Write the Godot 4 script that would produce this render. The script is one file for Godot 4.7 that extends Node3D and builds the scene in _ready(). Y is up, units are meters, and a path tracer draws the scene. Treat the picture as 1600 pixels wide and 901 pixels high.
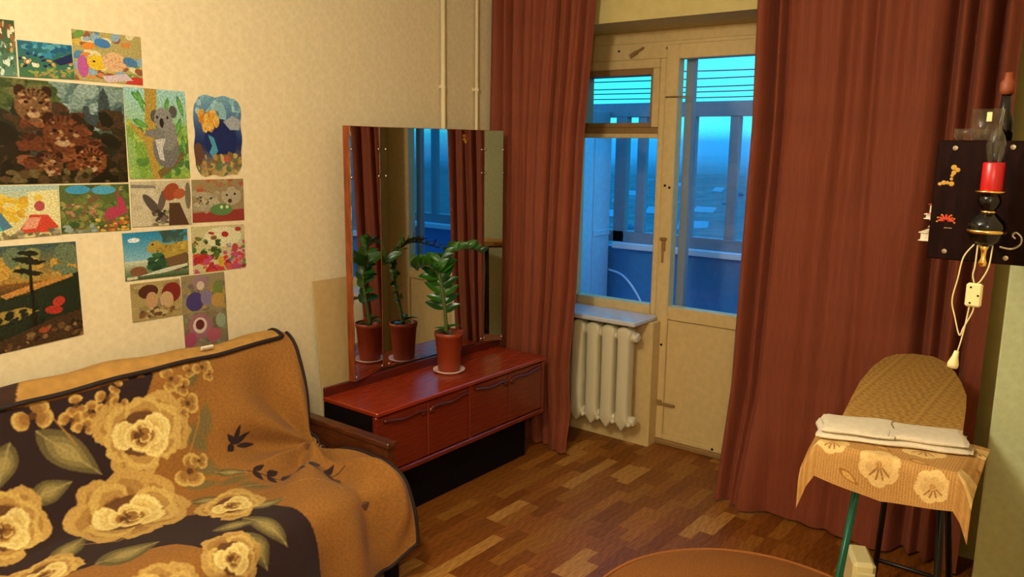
extends Node3D
# A small living room at dusk: sofa under a floral blanket, dressing table with mirror, curtained balcony door, ironing board.
# x runs right along the window wall, y up, z towards the viewer; metres.

var rng := RandomNumberGenerator.new()
var taken := {}
var M := {}

# ---------------------------------------------------------------- helpers: names, nodes
func numbered(called: String, parent: Node) -> String:
	var key := str(parent.get_instance_id()) + called
	var n: int = taken.get(key, 0)
	taken[key] = n + 1
	return called if n == 0 else "%s_%03d" % [called, n]

func put(o: Node3D, called: String, parent: Node = self) -> Node3D:
	o.name = numbered(called, parent)
	parent.add_child(o, true)
	return o

func tag(o: Node3D, label: String, category: String, group := "") -> Node3D:
	o.set_meta("label", label)
	o.set_meta("category", category)
	if group != "":
		o.set_meta("group", group)
	return o

func thing(called: String, label: String, category: String, at := Vector3.ZERO, group := "") -> Node3D:
	var o := Node3D.new()
	put(o, called)
	o.position = at
	return tag(o, label, category, group)

func obj(called: String, st: SurfaceTool, m: Material, parent: Node = self) -> MeshInstance3D:
	st.generate_normals()
	var o := MeshInstance3D.new()
	o.mesh = st.commit()
	o.material_override = null
	o.mesh.surface_set_material(0, m)
	put(o, called, parent)
	return o

func struct(called: String, st: SurfaceTool, m: Material, parent: Node = self) -> MeshInstance3D:
	var o := obj(called, st, m, parent)
	if parent == self:
		o.set_meta("kind", "structure")
		o.set_meta("label", "")
		o.remove_meta("label")
	return o

func mb(flat := true) -> SurfaceTool:
	var st := SurfaceTool.new()
	st.begin(Mesh.PRIMITIVE_TRIANGLES)
	st.set_smooth_group(-1 if flat else 0)
	return st

# ---------------------------------------------------------------- helpers: shapes
func face(st: SurfaceTool, p: Array, centre: Vector3) -> void:
	# a convex polygon facing away from centre; Godot's front faces run clockwise
	var mid := Vector3.ZERO
	for v in p:
		mid += v
	mid /= p.size()
	var n: Vector3 = (p[1] - p[0]).cross(p[2] - p[0])
	var ccw := n.dot(mid - centre) > 0.0
	for i in range(1, p.size() - 1):
		var a: Vector3 = p[0]
		var b: Vector3 = p[i]
		var c: Vector3 = p[i + 1]
		if ccw:
			st.add_vertex(a); st.add_vertex(c); st.add_vertex(b)
		else:
			st.add_vertex(a); st.add_vertex(b); st.add_vertex(c)

func box(st: SurfaceTool, centre: Vector3, size: Vector3, c := 0.002, basis := Basis()) -> void:
	# a box with chamfered edges
	var h := size * 0.5
	c = minf(c, minf(h.x, minf(h.y, h.z)) * 0.49)
	var P := func(s: Vector3, axis: int) -> Vector3:
		var v := Vector3(s.x * h.x, s.y * h.y, s.z * h.z)
		for k in 3:
			if k != axis:
				v[k] -= s[k] * c
		return centre + basis * v
	for axis in 3:
		var u := (axis + 1) % 3
		var w := (axis + 2) % 3
		for s in [-1.0, 1.0]:
			var q := []
			for k in [[-1, -1], [1, -1], [1, 1], [-1, 1]]:
				var sg := Vector3.ZERO
				sg[axis] = s
				sg[u] = k[0]
				sg[w] = k[1]
				q.append(P.call(sg, axis))
			face(st, q, centre)
		if c > 0.0:
			for k in [[-1, -1], [1, -1], [1, 1], [-1, 1]]:
				var lo := Vector3.ZERO
				lo[axis] = -1.0
				lo[u] = k[0]
				lo[w] = k[1]
				var hi := lo
				hi[axis] = 1.0
				face(st, [P.call(lo, u), P.call(hi, u), P.call(hi, w), P.call(lo, w)], centre)
	if c > 0.0:
		for i in 8:
			var sg := Vector3(1.0 if i & 1 else -1.0, 1.0 if i & 2 else -1.0, 1.0 if i & 4 else -1.0)
			face(st, [P.call(sg, 0), P.call(sg, 1), P.call(sg, 2)], centre)

func span(st: SurfaceTool, lo: Vector3, hi: Vector3, c := 0.002) -> void:
	box(st, (lo + hi) * 0.5, (hi - lo).abs(), c)

func b1(lo: Vector3, hi: Vector3, c := 0.002) -> SurfaceTool:
	var st := mb()
	span(st, lo, hi, c)
	return st

func frame_of(d: Vector3) -> Basis:
	var y := d.normalized()
	var x := y.cross(Vector3.RIGHT if absf(y.x) < 0.8 else Vector3.FORWARD).normalized()
	return Basis(x, y, x.cross(y))

func lathe(st: SurfaceTool, prof: Array, xf := Transform3D(), seg := 24) -> void:
	# prof: Vector2(radius, height) from the bottom up along the outside
	for i in prof.size() - 1:
		var a: Vector2 = prof[i]
		var b: Vector2 = prof[i + 1]
		for k in seg:
			var t0 := TAU * k / seg
			var t1 := TAU * (k + 1) / seg
			var p0 := xf * Vector3(a.x * cos(t0), a.y, a.x * sin(t0))
			var p1 := xf * Vector3(a.x * cos(t1), a.y, a.x * sin(t1))
			var p2 := xf * Vector3(b.x * cos(t1), b.y, b.x * sin(t1))
			var p3 := xf * Vector3(b.x * cos(t0), b.y, b.x * sin(t0))
			if a.x > 1e-6:
				st.add_vertex(p0); st.add_vertex(p1); st.add_vertex(p2)
			if b.x > 1e-6:
				st.add_vertex(p0); st.add_vertex(p2); st.add_vertex(p3)

func tube(st: SurfaceTool, pts: Array, radii, seg := 10) -> void:
	var rings := []
	var up := Vector3.ZERO
	for i in pts.size():
		var d: Vector3 = pts[mini(i + 1, pts.size() - 1)] - pts[maxi(i - 1, 0)]
		d = d.normalized()
		if up == Vector3.ZERO:
			up = frame_of(d).x
		up = (up - d * up.dot(d)).normalized()
		var side := d.cross(up)
		var r: float = radii[i] if radii is Array else radii
		var ring := []
		for k in seg:
			var t := TAU * k / seg
			ring.append(pts[i] + (up * cos(t) + side * sin(t)) * r)
		rings.append(ring)
	for i in pts.size() - 1:
		for k in seg:
			var n := (k + 1) % seg
			var a: Vector3 = rings[i][k]
			var b: Vector3 = rings[i][n]
			var c: Vector3 = rings[i + 1][n]
			var d: Vector3 = rings[i + 1][k]
			st.add_vertex(a); st.add_vertex(c); st.add_vertex(b)
			st.add_vertex(a); st.add_vertex(d); st.add_vertex(c)
	for e in [0, pts.size() - 1]:
		for k in range(1, seg - 1):
			var a: Vector3 = rings[e][0]
			var b: Vector3 = rings[e][k]
			var c: Vector3 = rings[e][k + 1]
			if e == 0:
				st.add_vertex(a); st.add_vertex(b); st.add_vertex(c)
			else:
				st.add_vertex(a); st.add_vertex(c); st.add_vertex(b)

func smooth_path(p: Array, n := 6) -> Array:
	var out := []
	for i in p.size() - 1:
		var p0: Vector3 = p[maxi(i - 1, 0)]
		var p1: Vector3 = p[i]
		var p2: Vector3 = p[i + 1]
		var p3: Vector3 = p[mini(i + 2, p.size() - 1)]
		for k in n:
			out.append(p1.cubic_interpolate(p2, p0, p3, float(k) / n))
	out.append(p[-1])
	return out

func extrude(st: SurfaceTool, outline: PackedVector2Array, xf: Transform3D, depth: float) -> void:
	# outline in the xy plane, pushed along +z of xf by depth
	var tri := Geometry2D.triangulate_polygon(outline)
	var mid := Vector2.ZERO
	for v in outline:
		mid += v
	mid /= outline.size()
	for e in [0.0, depth]:
		for i in range(0, tri.size(), 3):
			var q := []
			for k in 3:
				var v: Vector2 = outline[tri[i + k]]
				q.append(xf * Vector3(v.x, v.y, e))
			face(st, q, (q[0] + q[1] + q[2]) / 3.0 + xf.basis * Vector3(0, 0, 1.0 if e == 0.0 else -1.0))
	var turn := 0.0
	for i in outline.size():
		var a := outline[i]
		var b := outline[(i + 1) % outline.size()]
		turn += a.cross(b)
	for i in outline.size():
		var a := outline[i]
		var b := outline[(i + 1) % outline.size()]
		var n := (b - a).orthogonal() * (1.0 if turn < 0.0 else -1.0)
		n = -n if false else n
		var m2 := (a + b) * 0.5
		var outd := Vector2(b.y - a.y, a.x - b.x) * (1.0 if turn > 0.0 else -1.0)
		var cen := xf * Vector3(m2.x - outd.x, m2.y - outd.y, depth * 0.5)
		face(st, [xf * Vector3(a.x, a.y, 0), xf * Vector3(b.x, b.y, 0), xf * Vector3(b.x, b.y, depth), xf * Vector3(a.x, a.y, depth)], cen)

func grid(st: SurfaceTool, nu: int, nv: int, f: Callable, flip := false) -> void:
	# f(u, v) -> [Vector3, Vector2 uv]
	var rows := []
	for j in nv + 1:
		var row := []
		for i in nu + 1:
			row.append(f.call(float(i) / nu, float(j) / nv))
		rows.append(row)
	for j in nv:
		for i in nu:
			var q := [rows[j][i], rows[j][i + 1], rows[j + 1][i + 1], rows[j + 1][i]]
			for k in ([0, 2, 1, 0, 3, 2] if not flip else [0, 1, 2, 0, 2, 3]):
				st.set_uv(q[k][1])
				st.add_vertex(q[k][0])

# ---------------------------------------------------------------- helpers: materials
func noise_tex(c0: Color, c1: Color, freq: float, seed_: int, kind := FastNoiseLite.TYPE_SIMPLEX, size := 256, octaves := 3) -> ImageTexture:
	var n := FastNoiseLite.new()
	n.seed = seed_
	n.noise_type = kind
	n.frequency = freq
	n.fractal_octaves = octaves
	var src := n.get_seamless_image(size, size)
	src.convert(Image.FORMAT_L8)
	var d := src.get_data()
	var out := PackedByteArray()
	out.resize(size * size * 3)
	for i in d.size():
		var c := c0.lerp(c1, d[i] / 255.0)
		out[i * 3] = int(c.r * 255.0)
		out[i * 3 + 1] = int(c.g * 255.0)
		out[i * 3 + 2] = int(c.b * 255.0)
	return ImageTexture.create_from_image(Image.create_from_data(size, size, false, Image.FORMAT_RGB8, out))

func bump_tex(freq: float, seed_: int, strength: float, kind := FastNoiseLite.TYPE_SIMPLEX, size := 256, octaves := 3) -> ImageTexture:
	var n := FastNoiseLite.new()
	n.seed = seed_
	n.noise_type = kind
	n.frequency = freq
	n.fractal_octaves = octaves
	var im := n.get_seamless_image(size, size)
	im.convert(Image.FORMAT_RGBA8)
	im.bump_map_to_normal_map(strength)
	return ImageTexture.create_from_image(im)

func mat(color: Color, rough := 0.6, tex: Texture2D = null, scale := Vector3.ONE, bump: Texture2D = null, world := false) -> StandardMaterial3D:
	var m := StandardMaterial3D.new()
	m.albedo_color = color
	m.roughness = rough
	if tex:
		m.albedo_texture = tex
	if bump:
		m.normal_enabled = true
		m.normal_texture = bump
	if tex or bump:
		m.uv1_triplanar = true
		m.uv1_world_triplanar = world
		m.uv1_scale = scale
	return m

func hexc(s: String) -> Color:
	return Color.html(s)

func make_materials() -> void:
	var soft := noise_tex(Color(0.94, 0.94, 0.93), Color(1, 1, 1), 0.02, 3)
	var grain := noise_tex(Color(0.62, 0.60, 0.58), Color(1, 1, 1), 0.02, 5, FastNoiseLite.TYPE_SIMPLEX, 256, 4)
	var streak := noise_tex(Color(0.80, 0.77, 0.75), Color(1, 1, 1), 0.03, 8, FastNoiseLite.TYPE_SIMPLEX, 256, 3)
	var paper := noise_tex(Color(0.94, 0.93, 0.90), Color(1, 1, 1), 0.03, 11, FastNoiseLite.TYPE_CELLULAR, 256, 2)
	var fine := bump_tex(0.09, 21, 2.0)
	var cells := bump_tex(0.05, 22, 0.35, FastNoiseLite.TYPE_CELLULAR)
	M.grain = grain
	M.soft = soft
	M.fine = fine
	M.wall = mat(Color(0.87, 0.80, 0.64), 0.75, paper, Vector3(5, 5, 5), cells, true)
	M.wall_pier = mat(Color(0.80, 0.84, 0.64), 0.75, paper, Vector3(5, 5, 5), cells, true)
	M.wall_back = mat(Color(0.80, 0.73, 0.46), 0.7, soft, Vector3(2, 2, 2), null, true)
	M.ceiling = mat(Color(0.86, 0.84, 0.78), 0.9)
	M.paint = mat(Color(0.84, 0.73, 0.50), 0.38, soft, Vector3(3, 3, 3), null, true)
	M.paint_worn = mat(Color(0.58, 0.44, 0.25), 0.6, soft, Vector3(9, 9, 9), null, true)
	M.radiator = mat(Color(0.82, 0.78, 0.64), 0.35)
	M.sill = mat(Color(0.80, 0.80, 0.80), 0.16, soft, Vector3(3, 3, 3))
	M.pipe = mat(Color(0.86, 0.80, 0.62), 0.4)
	M.floor_base = mat(Color(0.22, 0.12, 0.06), 0.6)
	M.strips = []
	for c in ["a86426", "99581b", "b8742c", "8f4f18", "a05d20", "ce9244", "95561c", "ae7029"]:
		M.strips.append(mat(hexc(c), 0.38, grain, Vector3(28, 6, 2.2), null, true))
		M.strips[-1].metallic_specular = 0.35
	M.curtain = mat(Color(0.54, 0.245, 0.11), 0.8, streak, Vector3(34, 0.5, 34), fine, true)
	M.curtain.normal_scale = 0.3
	M.curtain.rim_enabled = true
	M.curtain.rim = 0.25
	var wood := noise_tex(Color(0.80, 0.76, 0.74), Color(1, 1, 1), 0.02, 6, FastNoiseLite.TYPE_SIMPLEX, 256, 4)
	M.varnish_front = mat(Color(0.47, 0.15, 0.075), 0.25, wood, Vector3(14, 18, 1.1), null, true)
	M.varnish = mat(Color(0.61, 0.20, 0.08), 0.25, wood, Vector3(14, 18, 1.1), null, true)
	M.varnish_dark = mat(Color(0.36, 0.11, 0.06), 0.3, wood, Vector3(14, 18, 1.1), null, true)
	M.arm = mat(Color(0.38, 0.19, 0.09), 0.3, grain, Vector3(2.5, 14, 10), null, true)
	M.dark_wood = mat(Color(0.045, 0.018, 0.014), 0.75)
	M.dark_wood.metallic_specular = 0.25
	M.mirror_edge = mat(Color(0.62, 0.30, 0.12), 0.35, grain, Vector3(12, 1.5, 12), null, true)
	M.mirror = mat(Color(0.80, 0.80, 0.80), 0.015)
	M.mirror.metallic = 1.0
	M.chrome = mat(Color(0.75, 0.72, 0.66), 0.25)
	M.chrome.metallic = 1.0
	M.brass = mat(Color(0.95, 0.80, 0.45), 0.2)
	M.brass.metallic = 1.0
	M.black_gloss = mat(Color(0.025, 0.02, 0.02), 0.12)
	M.black = mat(Color(0.04, 0.03, 0.03), 0.5)
	M.red_plastic = mat(Color(0.68, 0.03, 0.05), 0.35)
	M.pot = mat(Color(0.54, 0.20, 0.08), 0.42)
	M.saucer = mat(Color(0.88, 0.74, 0.66), 0.35)
	M.soil = mat(Color(0.08, 0.05, 0.03), 0.95, grain, Vector3(20, 20, 20))
	M.leaf = mat(Color(0.16, 0.34, 0.06), 0.3)
	M.leaf_dark = mat(Color(0.09, 0.24, 0.05), 0.3)
	M.stem = mat(Color(0.30, 0.36, 0.14), 0.5)
	M.piping = mat(Color(0.11, 0.04, 0.03), 0.8)
	M.gold_cloth = mat(Color(0.68, 0.50, 0.22), 0.9, soft, Vector3(8, 8, 8), fine, true)
	M.sofa_cloth = mat(Color(0.35, 0.22, 0.12), 0.9)
	M.white_cloth = mat(Color(0.90, 0.84, 0.72), 0.85, soft, Vector3(6, 6, 6), fine)
	M.cream = mat(Color(0.88, 0.82, 0.58), 0.4)
	M.cord = mat(Color(0.85, 0.78, 0.56), 0.5)
	M.green = mat(Color(0.08, 0.40, 0.30), 0.3)
	M.grey_metal = mat(Color(0.06, 0.06, 0.07), 0.4)
	M.rug = mat(Color(0.76, 0.47, 0.15), 0.95, noise_tex(Color(0.72, 0.70, 0.66), Color(1, 1, 1), 0.16, 31), Vector3(3, 3, 3), fine)
	M.rug_edge = mat(Color(0.70, 0.42, 0.18), 0.95)
	M.shelf = mat(Color(0.13, 0.045, 0.035), 0.42, grain, Vector3(8, 2, 8))
	M.shelf.metallic_specular = 0.2
	M.gold_paint = mat(Color(0.70, 0.52, 0.14), 0.5)
	M.glass = mat(Color(0.25, 0.28, 0.30, 0.012), 0.0)
	M.glass.metallic_specular = 0.28
	M.glass.transparency = BaseMaterial3D.TRANSPARENCY_ALPHA
	M.bulb_glass = mat(Color(0.30, 0.30, 0.22, 0.12), 0.02)
	M.bulb_glass.transparency = BaseMaterial3D.TRANSPARENCY_ALPHA
	M.clear_glass = mat(Color(0.30, 0.22, 0.12, 0.13), 0.03)
	M.clear_glass.transparency = BaseMaterial3D.TRANSPARENCY_ALPHA
	M.bottle = mat(Color(0.06, 0.05, 0.03), 0.08)
	M.cork = mat(Color(0.52, 0.24, 0.09), 0.55)
	M.balcony = mat(Color(0.82, 0.88, 0.95), 0.5, soft, Vector3(3, 3, 3), null, true)
	M.balcony_dark = mat(Color(0.52, 0.54, 0.58), 0.6, soft, Vector3(3, 3, 3), null, true)
	M.balcony_blue = mat(Color(0.26, 0.56, 0.80), 0.6, soft, Vector3(3, 3, 3), null, true)
	M.balcony_sill = mat(Color(0.85, 0.85, 0.88), 0.4)
	M.cable = mat(Color(0.05, 0.06, 0.07), 0.7)
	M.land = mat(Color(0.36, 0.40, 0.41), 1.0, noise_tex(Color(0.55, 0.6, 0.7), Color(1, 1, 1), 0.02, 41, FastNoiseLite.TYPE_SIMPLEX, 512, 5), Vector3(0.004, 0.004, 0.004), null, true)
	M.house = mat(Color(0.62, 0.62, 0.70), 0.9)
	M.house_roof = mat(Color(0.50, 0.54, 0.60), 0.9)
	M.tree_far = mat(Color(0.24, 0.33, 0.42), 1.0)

# ---------------------------------------------------------------- helpers: painting prints
func poly(im: Image, pts: PackedVector2Array, c: Color) -> void:
	var w := im.get_width()
	var h := im.get_height()
	var lo := INF
	var hi := -INF
	for p in pts:
		lo = minf(lo, p.y)
		hi = maxf(hi, p.y)
	for y in range(maxi(0, int(ceil(lo - 0.5))), mini(h - 1, int(floor(hi - 0.5))) + 1):
		var yc := y + 0.5
		var xs := []
		for i in pts.size():
			var a := pts[i]
			var b := pts[(i + 1) % pts.size()]
			if (a.y <= yc) != (b.y <= yc):
				xs.append(a.x + (yc - a.y) / (b.y - a.y) * (b.x - a.x))
		xs.sort()
		for k in range(0, xs.size() - 1, 2):
			var x0 := clampi(int(round(xs[k])), 0, w)
			var x1 := clampi(int(round(xs[k + 1])), 0, w)
			if x1 > x0:
				im.fill_rect(Rect2i(x0, y, x1 - x0, 1), c)

func ell(im: Image, c: Vector2, r: Vector2, turn: float, col: Color, n := 20, rough := 0.0) -> void:
	var p := PackedVector2Array()
	for k in n:
		var t := TAU * k / n
		var q := 1.0 + rough * rng.randf_range(-1, 1)
		p.append(c + Vector2(cos(t) * r.x * q, sin(t) * r.y * q).rotated(turn))
	poly(im, p, col)

func petals(im: Image, c: Vector2, r: Vector2, n: int, turn: float, cols: Array, ruffle := 0.18) -> void:
	# a ring of broad petals: light at the rim, browner towards the heart
	for k in n:
		var t := turn + TAU * (k if k % 2 == 0 else n - k) / n
		var d := Vector2(cos(t), sin(t))
		var m := r.length() / sqrt(2.0)
		for j in cols.size():
			var s := 1.0 - 0.20 * j
			var pc := c + Vector2(d.x * r.x, d.y * r.y) * (0.60 - 0.10 * j)
			ell(im, pc, Vector2(m * 0.42, m * (0.30 + 1.1 / n)) * s, t, cols[j], 22, ruffle * 0.22)

func leafshape(im: Image, a: Vector2, b: Vector2, wide: float, cols: Array) -> void:
	var d := b - a
	var n := d.orthogonal().normalized()
	for j in cols.size():
		var s := 1.0 - 0.28 * j
		var p := PackedVector2Array()
		for k in 13:
			var t := k / 12.0
			p.append(a + d * (0.5 + (t - 0.5) * s) + n * wide * s * sin(PI * pow(t, 0.8)))
		for k in range(11, 0, -1):
			var t := k / 12.0
			p.append(a + d * (0.5 + (t - 0.5) * s) - n * wide * s * sin(PI * pow(t, 0.8)))
		poly(im, p, cols[j])

func line(im: Image, pts: Array, w: float, c: Color) -> void:
	for i in pts.size() - 1:
		var a: Vector2 = pts[i]
		var b: Vector2 = pts[i + 1]
		var n := (b - a).orthogonal().normalized() * w * 0.5
		poly(im, PackedVector2Array([a + n, b + n, b - n, a - n]), c)

func speckle(im: Image, amount: float, seed_: int) -> void:
	# grain of the pile or the print
	var n := FastNoiseLite.new()
	n.seed = seed_
	n.frequency = 0.12
	n.fractal_octaves = 2
	var w := im.get_width()
	var src := n.get_image(w, im.get_height())
	src.convert(Image.FORMAT_L8)
	var d := src.get_data()
	var p := im.get_data()
	for i in d.size():
		var k := 1.0 + amount * (d[i] / 127.5 - 1.0)
		for c in 3:
			p[i * 3 + c] = clampi(int(p[i * 3 + c] * k), 0, 255)
	im.set_data(w, im.get_height(), false, Image.FORMAT_RGB8, p)

func print_mat(im: Image, rough: float) -> StandardMaterial3D:
	var m := StandardMaterial3D.new()
	m.albedo_texture = ImageTexture.create_from_image(im)
	m.roughness = rough
	return m

func _ready() -> void:
	rng.seed = 7
	set_view_and_light()
	make_materials()
	build_shell()
	build_floor()
	build_window_and_door()
	build_balcony()
	build_outside()
	build_curtains()
	build_sofa()
	build_dresser()
	build_plant()
	build_ironing_board()
	build_shelf()
	build_radiator_and_pipes()
	build_posters()
	build_rug()

# ---------------------------------------------------------------- camera, sky, lamp
func set_view_and_light() -> void:
	var cam := Camera3D.new()
	cam.name = "camera"
	cam.fov = 39.64
	cam.near = 0.02
	cam.far = 9000.0
	add_child(cam)
	cam.position = Vector3(0, 1.65, 0)
	cam.basis = Basis(Vector3.UP, deg_to_rad(38.019)) * Basis(Vector3.RIGHT, deg_to_rad(-10.25)) * Basis(Vector3.BACK, deg_to_rad(0.686))
	cam.current = true

	var env := Environment.new()
	env.background_mode = Environment.BG_SKY
	var sky := Sky.new()
	var sm := ProceduralSkyMaterial.new()
	sm.sky_horizon_color = Color(0.30, 1.04, 1.18)
	sm.sky_top_color = Color(0.28, 1.12, 1.80)
	sm.sky_curve = 0.8
	sm.ground_horizon_color = Color(0.30, 0.62, 0.85)
	sm.ground_bottom_color = Color(0.10, 0.22, 0.40)
	sm.sky_energy_multiplier = 1.0
	sm.ground_energy_multiplier = 1.0
	sky.sky_material = sm
	env.sky = sky
	env.background_energy_multiplier = 1.0
	env.tonemap_mode = Environment.TONE_MAPPER_LINEAR
	env.tonemap_exposure = 1.0
	env.volumetric_fog_enabled = true
	env.volumetric_fog_density = 0.0
	env.sdfgi_enabled = true
	env.ssao_enabled = true
	env.ssil_enabled = true
	var we := WorldEnvironment.new()
	we.name = "world_environment"
	we.environment = env
	add_child(we)

	# two opal globe lamps with their lights inside: one above the room, one in the hall behind the camera
	opal_lamp("ceiling_lamp", "round opal glass ceiling lamp above the middle of the room", Vector3(-1.25, 2.34, -0.75), 0.12, Color(1.0, 0.96, 0.87), 2.5)
	opal_lamp("hall_lamp", "small opal glass lamp hanging in the hall doorway behind the camera", Vector3(0.45, 2.25, 0.9), 0.09, Color(1.0, 0.96, 0.87), 1.7)

func opal_lamp(called: String, label: String, at: Vector3, r: float, c: Color, energy: float) -> void:
	var lamp := thing(called, label, "lamp", at)
	var gm := StandardMaterial3D.new()
	gm.albedo_color = Color(0.9, 0.85, 0.7)
	gm.emission_enabled = true
	gm.emission = c
	gm.emission_energy_multiplier = 2.0
	var st := mb(false)
	var prof := []
	for k in 13:
		var t := -PI / 2 + PI * k / 12.0
		prof.append(Vector2(maxf(0.0, cos(t)) * r, sin(t) * r))
	lathe(st, prof)
	obj("globe", st, gm, lamp)
	st = mb()
	var grey := StandardMaterial3D.new()
	grey.albedo_color = Color(0.3, 0.25, 0.2)
	var up := H - at.y
	lathe(st, [Vector2(0.0, r), Vector2(0.012, r), Vector2(0.012, up - 0.03), Vector2(0.06, up - 0.001), Vector2(0.0, up - 0.001)])
	obj("stem", st, grey, lamp)
	var l := OmniLight3D.new()
	l.name = called + "_light"
	l.position = at
	l.light_color = c
	l.light_energy = energy
	l.light_size = r - 0.01
	l.omni_range = 12.0
	l.omni_attenuation = 2.0
	l.shadow_enabled = true
	add_child(l)

# ---------------------------------------------------------------- room shell
const XL := -2.88
const ZW := -3.55
const ZF := -3.888
const H := 2.6

func build_shell() -> void:
	struct("wall_left", b1(Vector3(XL - 0.2, -0.1, -4.05), Vector3(XL, H + 0.15, 2.2), 0), M.wall)
	var st := mb()
	span(st, Vector3(XL, -0.1, -4.05), Vector3(-2.72, H + 0.15, ZW), 0)
	span(st, Vector3(-1.22, -0.1, -4.05), Vector3(0.3, H + 0.15, ZW), 0)
	span(st, Vector3(-2.72, 2.245, -4.05), Vector3(-1.22, H + 0.15, ZW), 0)
	struct("wall_back", st, M.wall_back)
	struct("wall_window_sill", b1(Vector3(-2.72, -0.1, -4.05), Vector3(-2.0, 0.705, -3.80), 0.006), M.paint).name = "wall_under_window"
	struct("wall_right", b1(Vector3(-0.05, -0.1, ZW), Vector3(0.15, H + 0.15, -1.2), 0.004), M.wall)
	struct("wall_corner", b1(Vector3(-0.28, 0, ZW + 0.001), Vector3(-0.051, H, -2.72), 0.006), M.wall_pier).name = "wall_pier"
	st = mb()
	span(st, Vector3(0.15, -0.1, -1.4), Vector3(1.2, H + 0.15, -1.2), 0)
	span(st, Vector3(1.0, -0.1, -1.2), Vector3(1.2, H + 0.15, 2.2), 0)
	struct("wall_hall", st, M.wall)
	struct("wall_front", b1(Vector3(XL, -0.1, 2.0), Vector3(1.2, H + 0.15, 2.2), 0), M.wall)
	struct("ceiling", b1(Vector3(XL, H, -4.05), Vector3(1.2, H + 0.15, 2.2), 0), M.ceiling)

func strip_mesh(st: SurfaceTool, lo: Vector3, hi: Vector3) -> void:
	span(st, lo, hi, 0.0004)

func build_floor() -> void:
	var fl := struct("floor", b1(Vector3(XL, -0.12, -4.05), Vector3(1.2, -0.006, 2.2), 0), M.floor_base)
	# parquet strips: those the photograph shows one by one are parts, the rest of the floor one part
	var w := 0.0615
	var rest := mb()
	var r := RandomNumberGenerator.new()
	r.seed = 91
	var x := XL
	var shared := {}
	while x < 1.0:
		var z := -4.0 - r.randf() * 0.25
		var inside := x > -2.42 and x < -0.78
		while z < 2.0:
			var zl := 0.25 if r.randf() > 0.2 else 0.20
			var z0 := maxf(z, -3.89)
			var z1 := minf(z + zl, 2.0)
			if inside and z1 > z0 + 0.02 and z0 < -2.0 + (x + 0.78) * -0.12 and z1 > -3.89 and not (z1 < -3.8 and x < -2.0):
				var len := snappedf(z1 - z0, 0.001)
				if not shared.has(len):
					var st := mb()
					box(st, Vector3(0, -0.003, 0), Vector3(w - 0.0005, 0.006, len - 0.0006), 0.0004)
					st.generate_normals()
					shared[len] = st.commit()
				var o := MeshInstance3D.new()
				o.mesh = shared[len]
				o.material_override = M.strips[r.randi() % 8]
				put(o, "floor_strip", fl)
				o.position = Vector3(x + w * 0.5, 0, (z0 + z1) * 0.5)
			elif z1 > z0 + 0.02:
				span(rest, Vector3(x, -0.006, z0), Vector3(x + w - 0.0005, 0, z1 - 0.0006), 0)
			z += zl
		x += w
	var ro := obj("floor_strips_beyond", rest, M.strips[1], fl)
	ro.set_meta("kind", "stuff")

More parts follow.
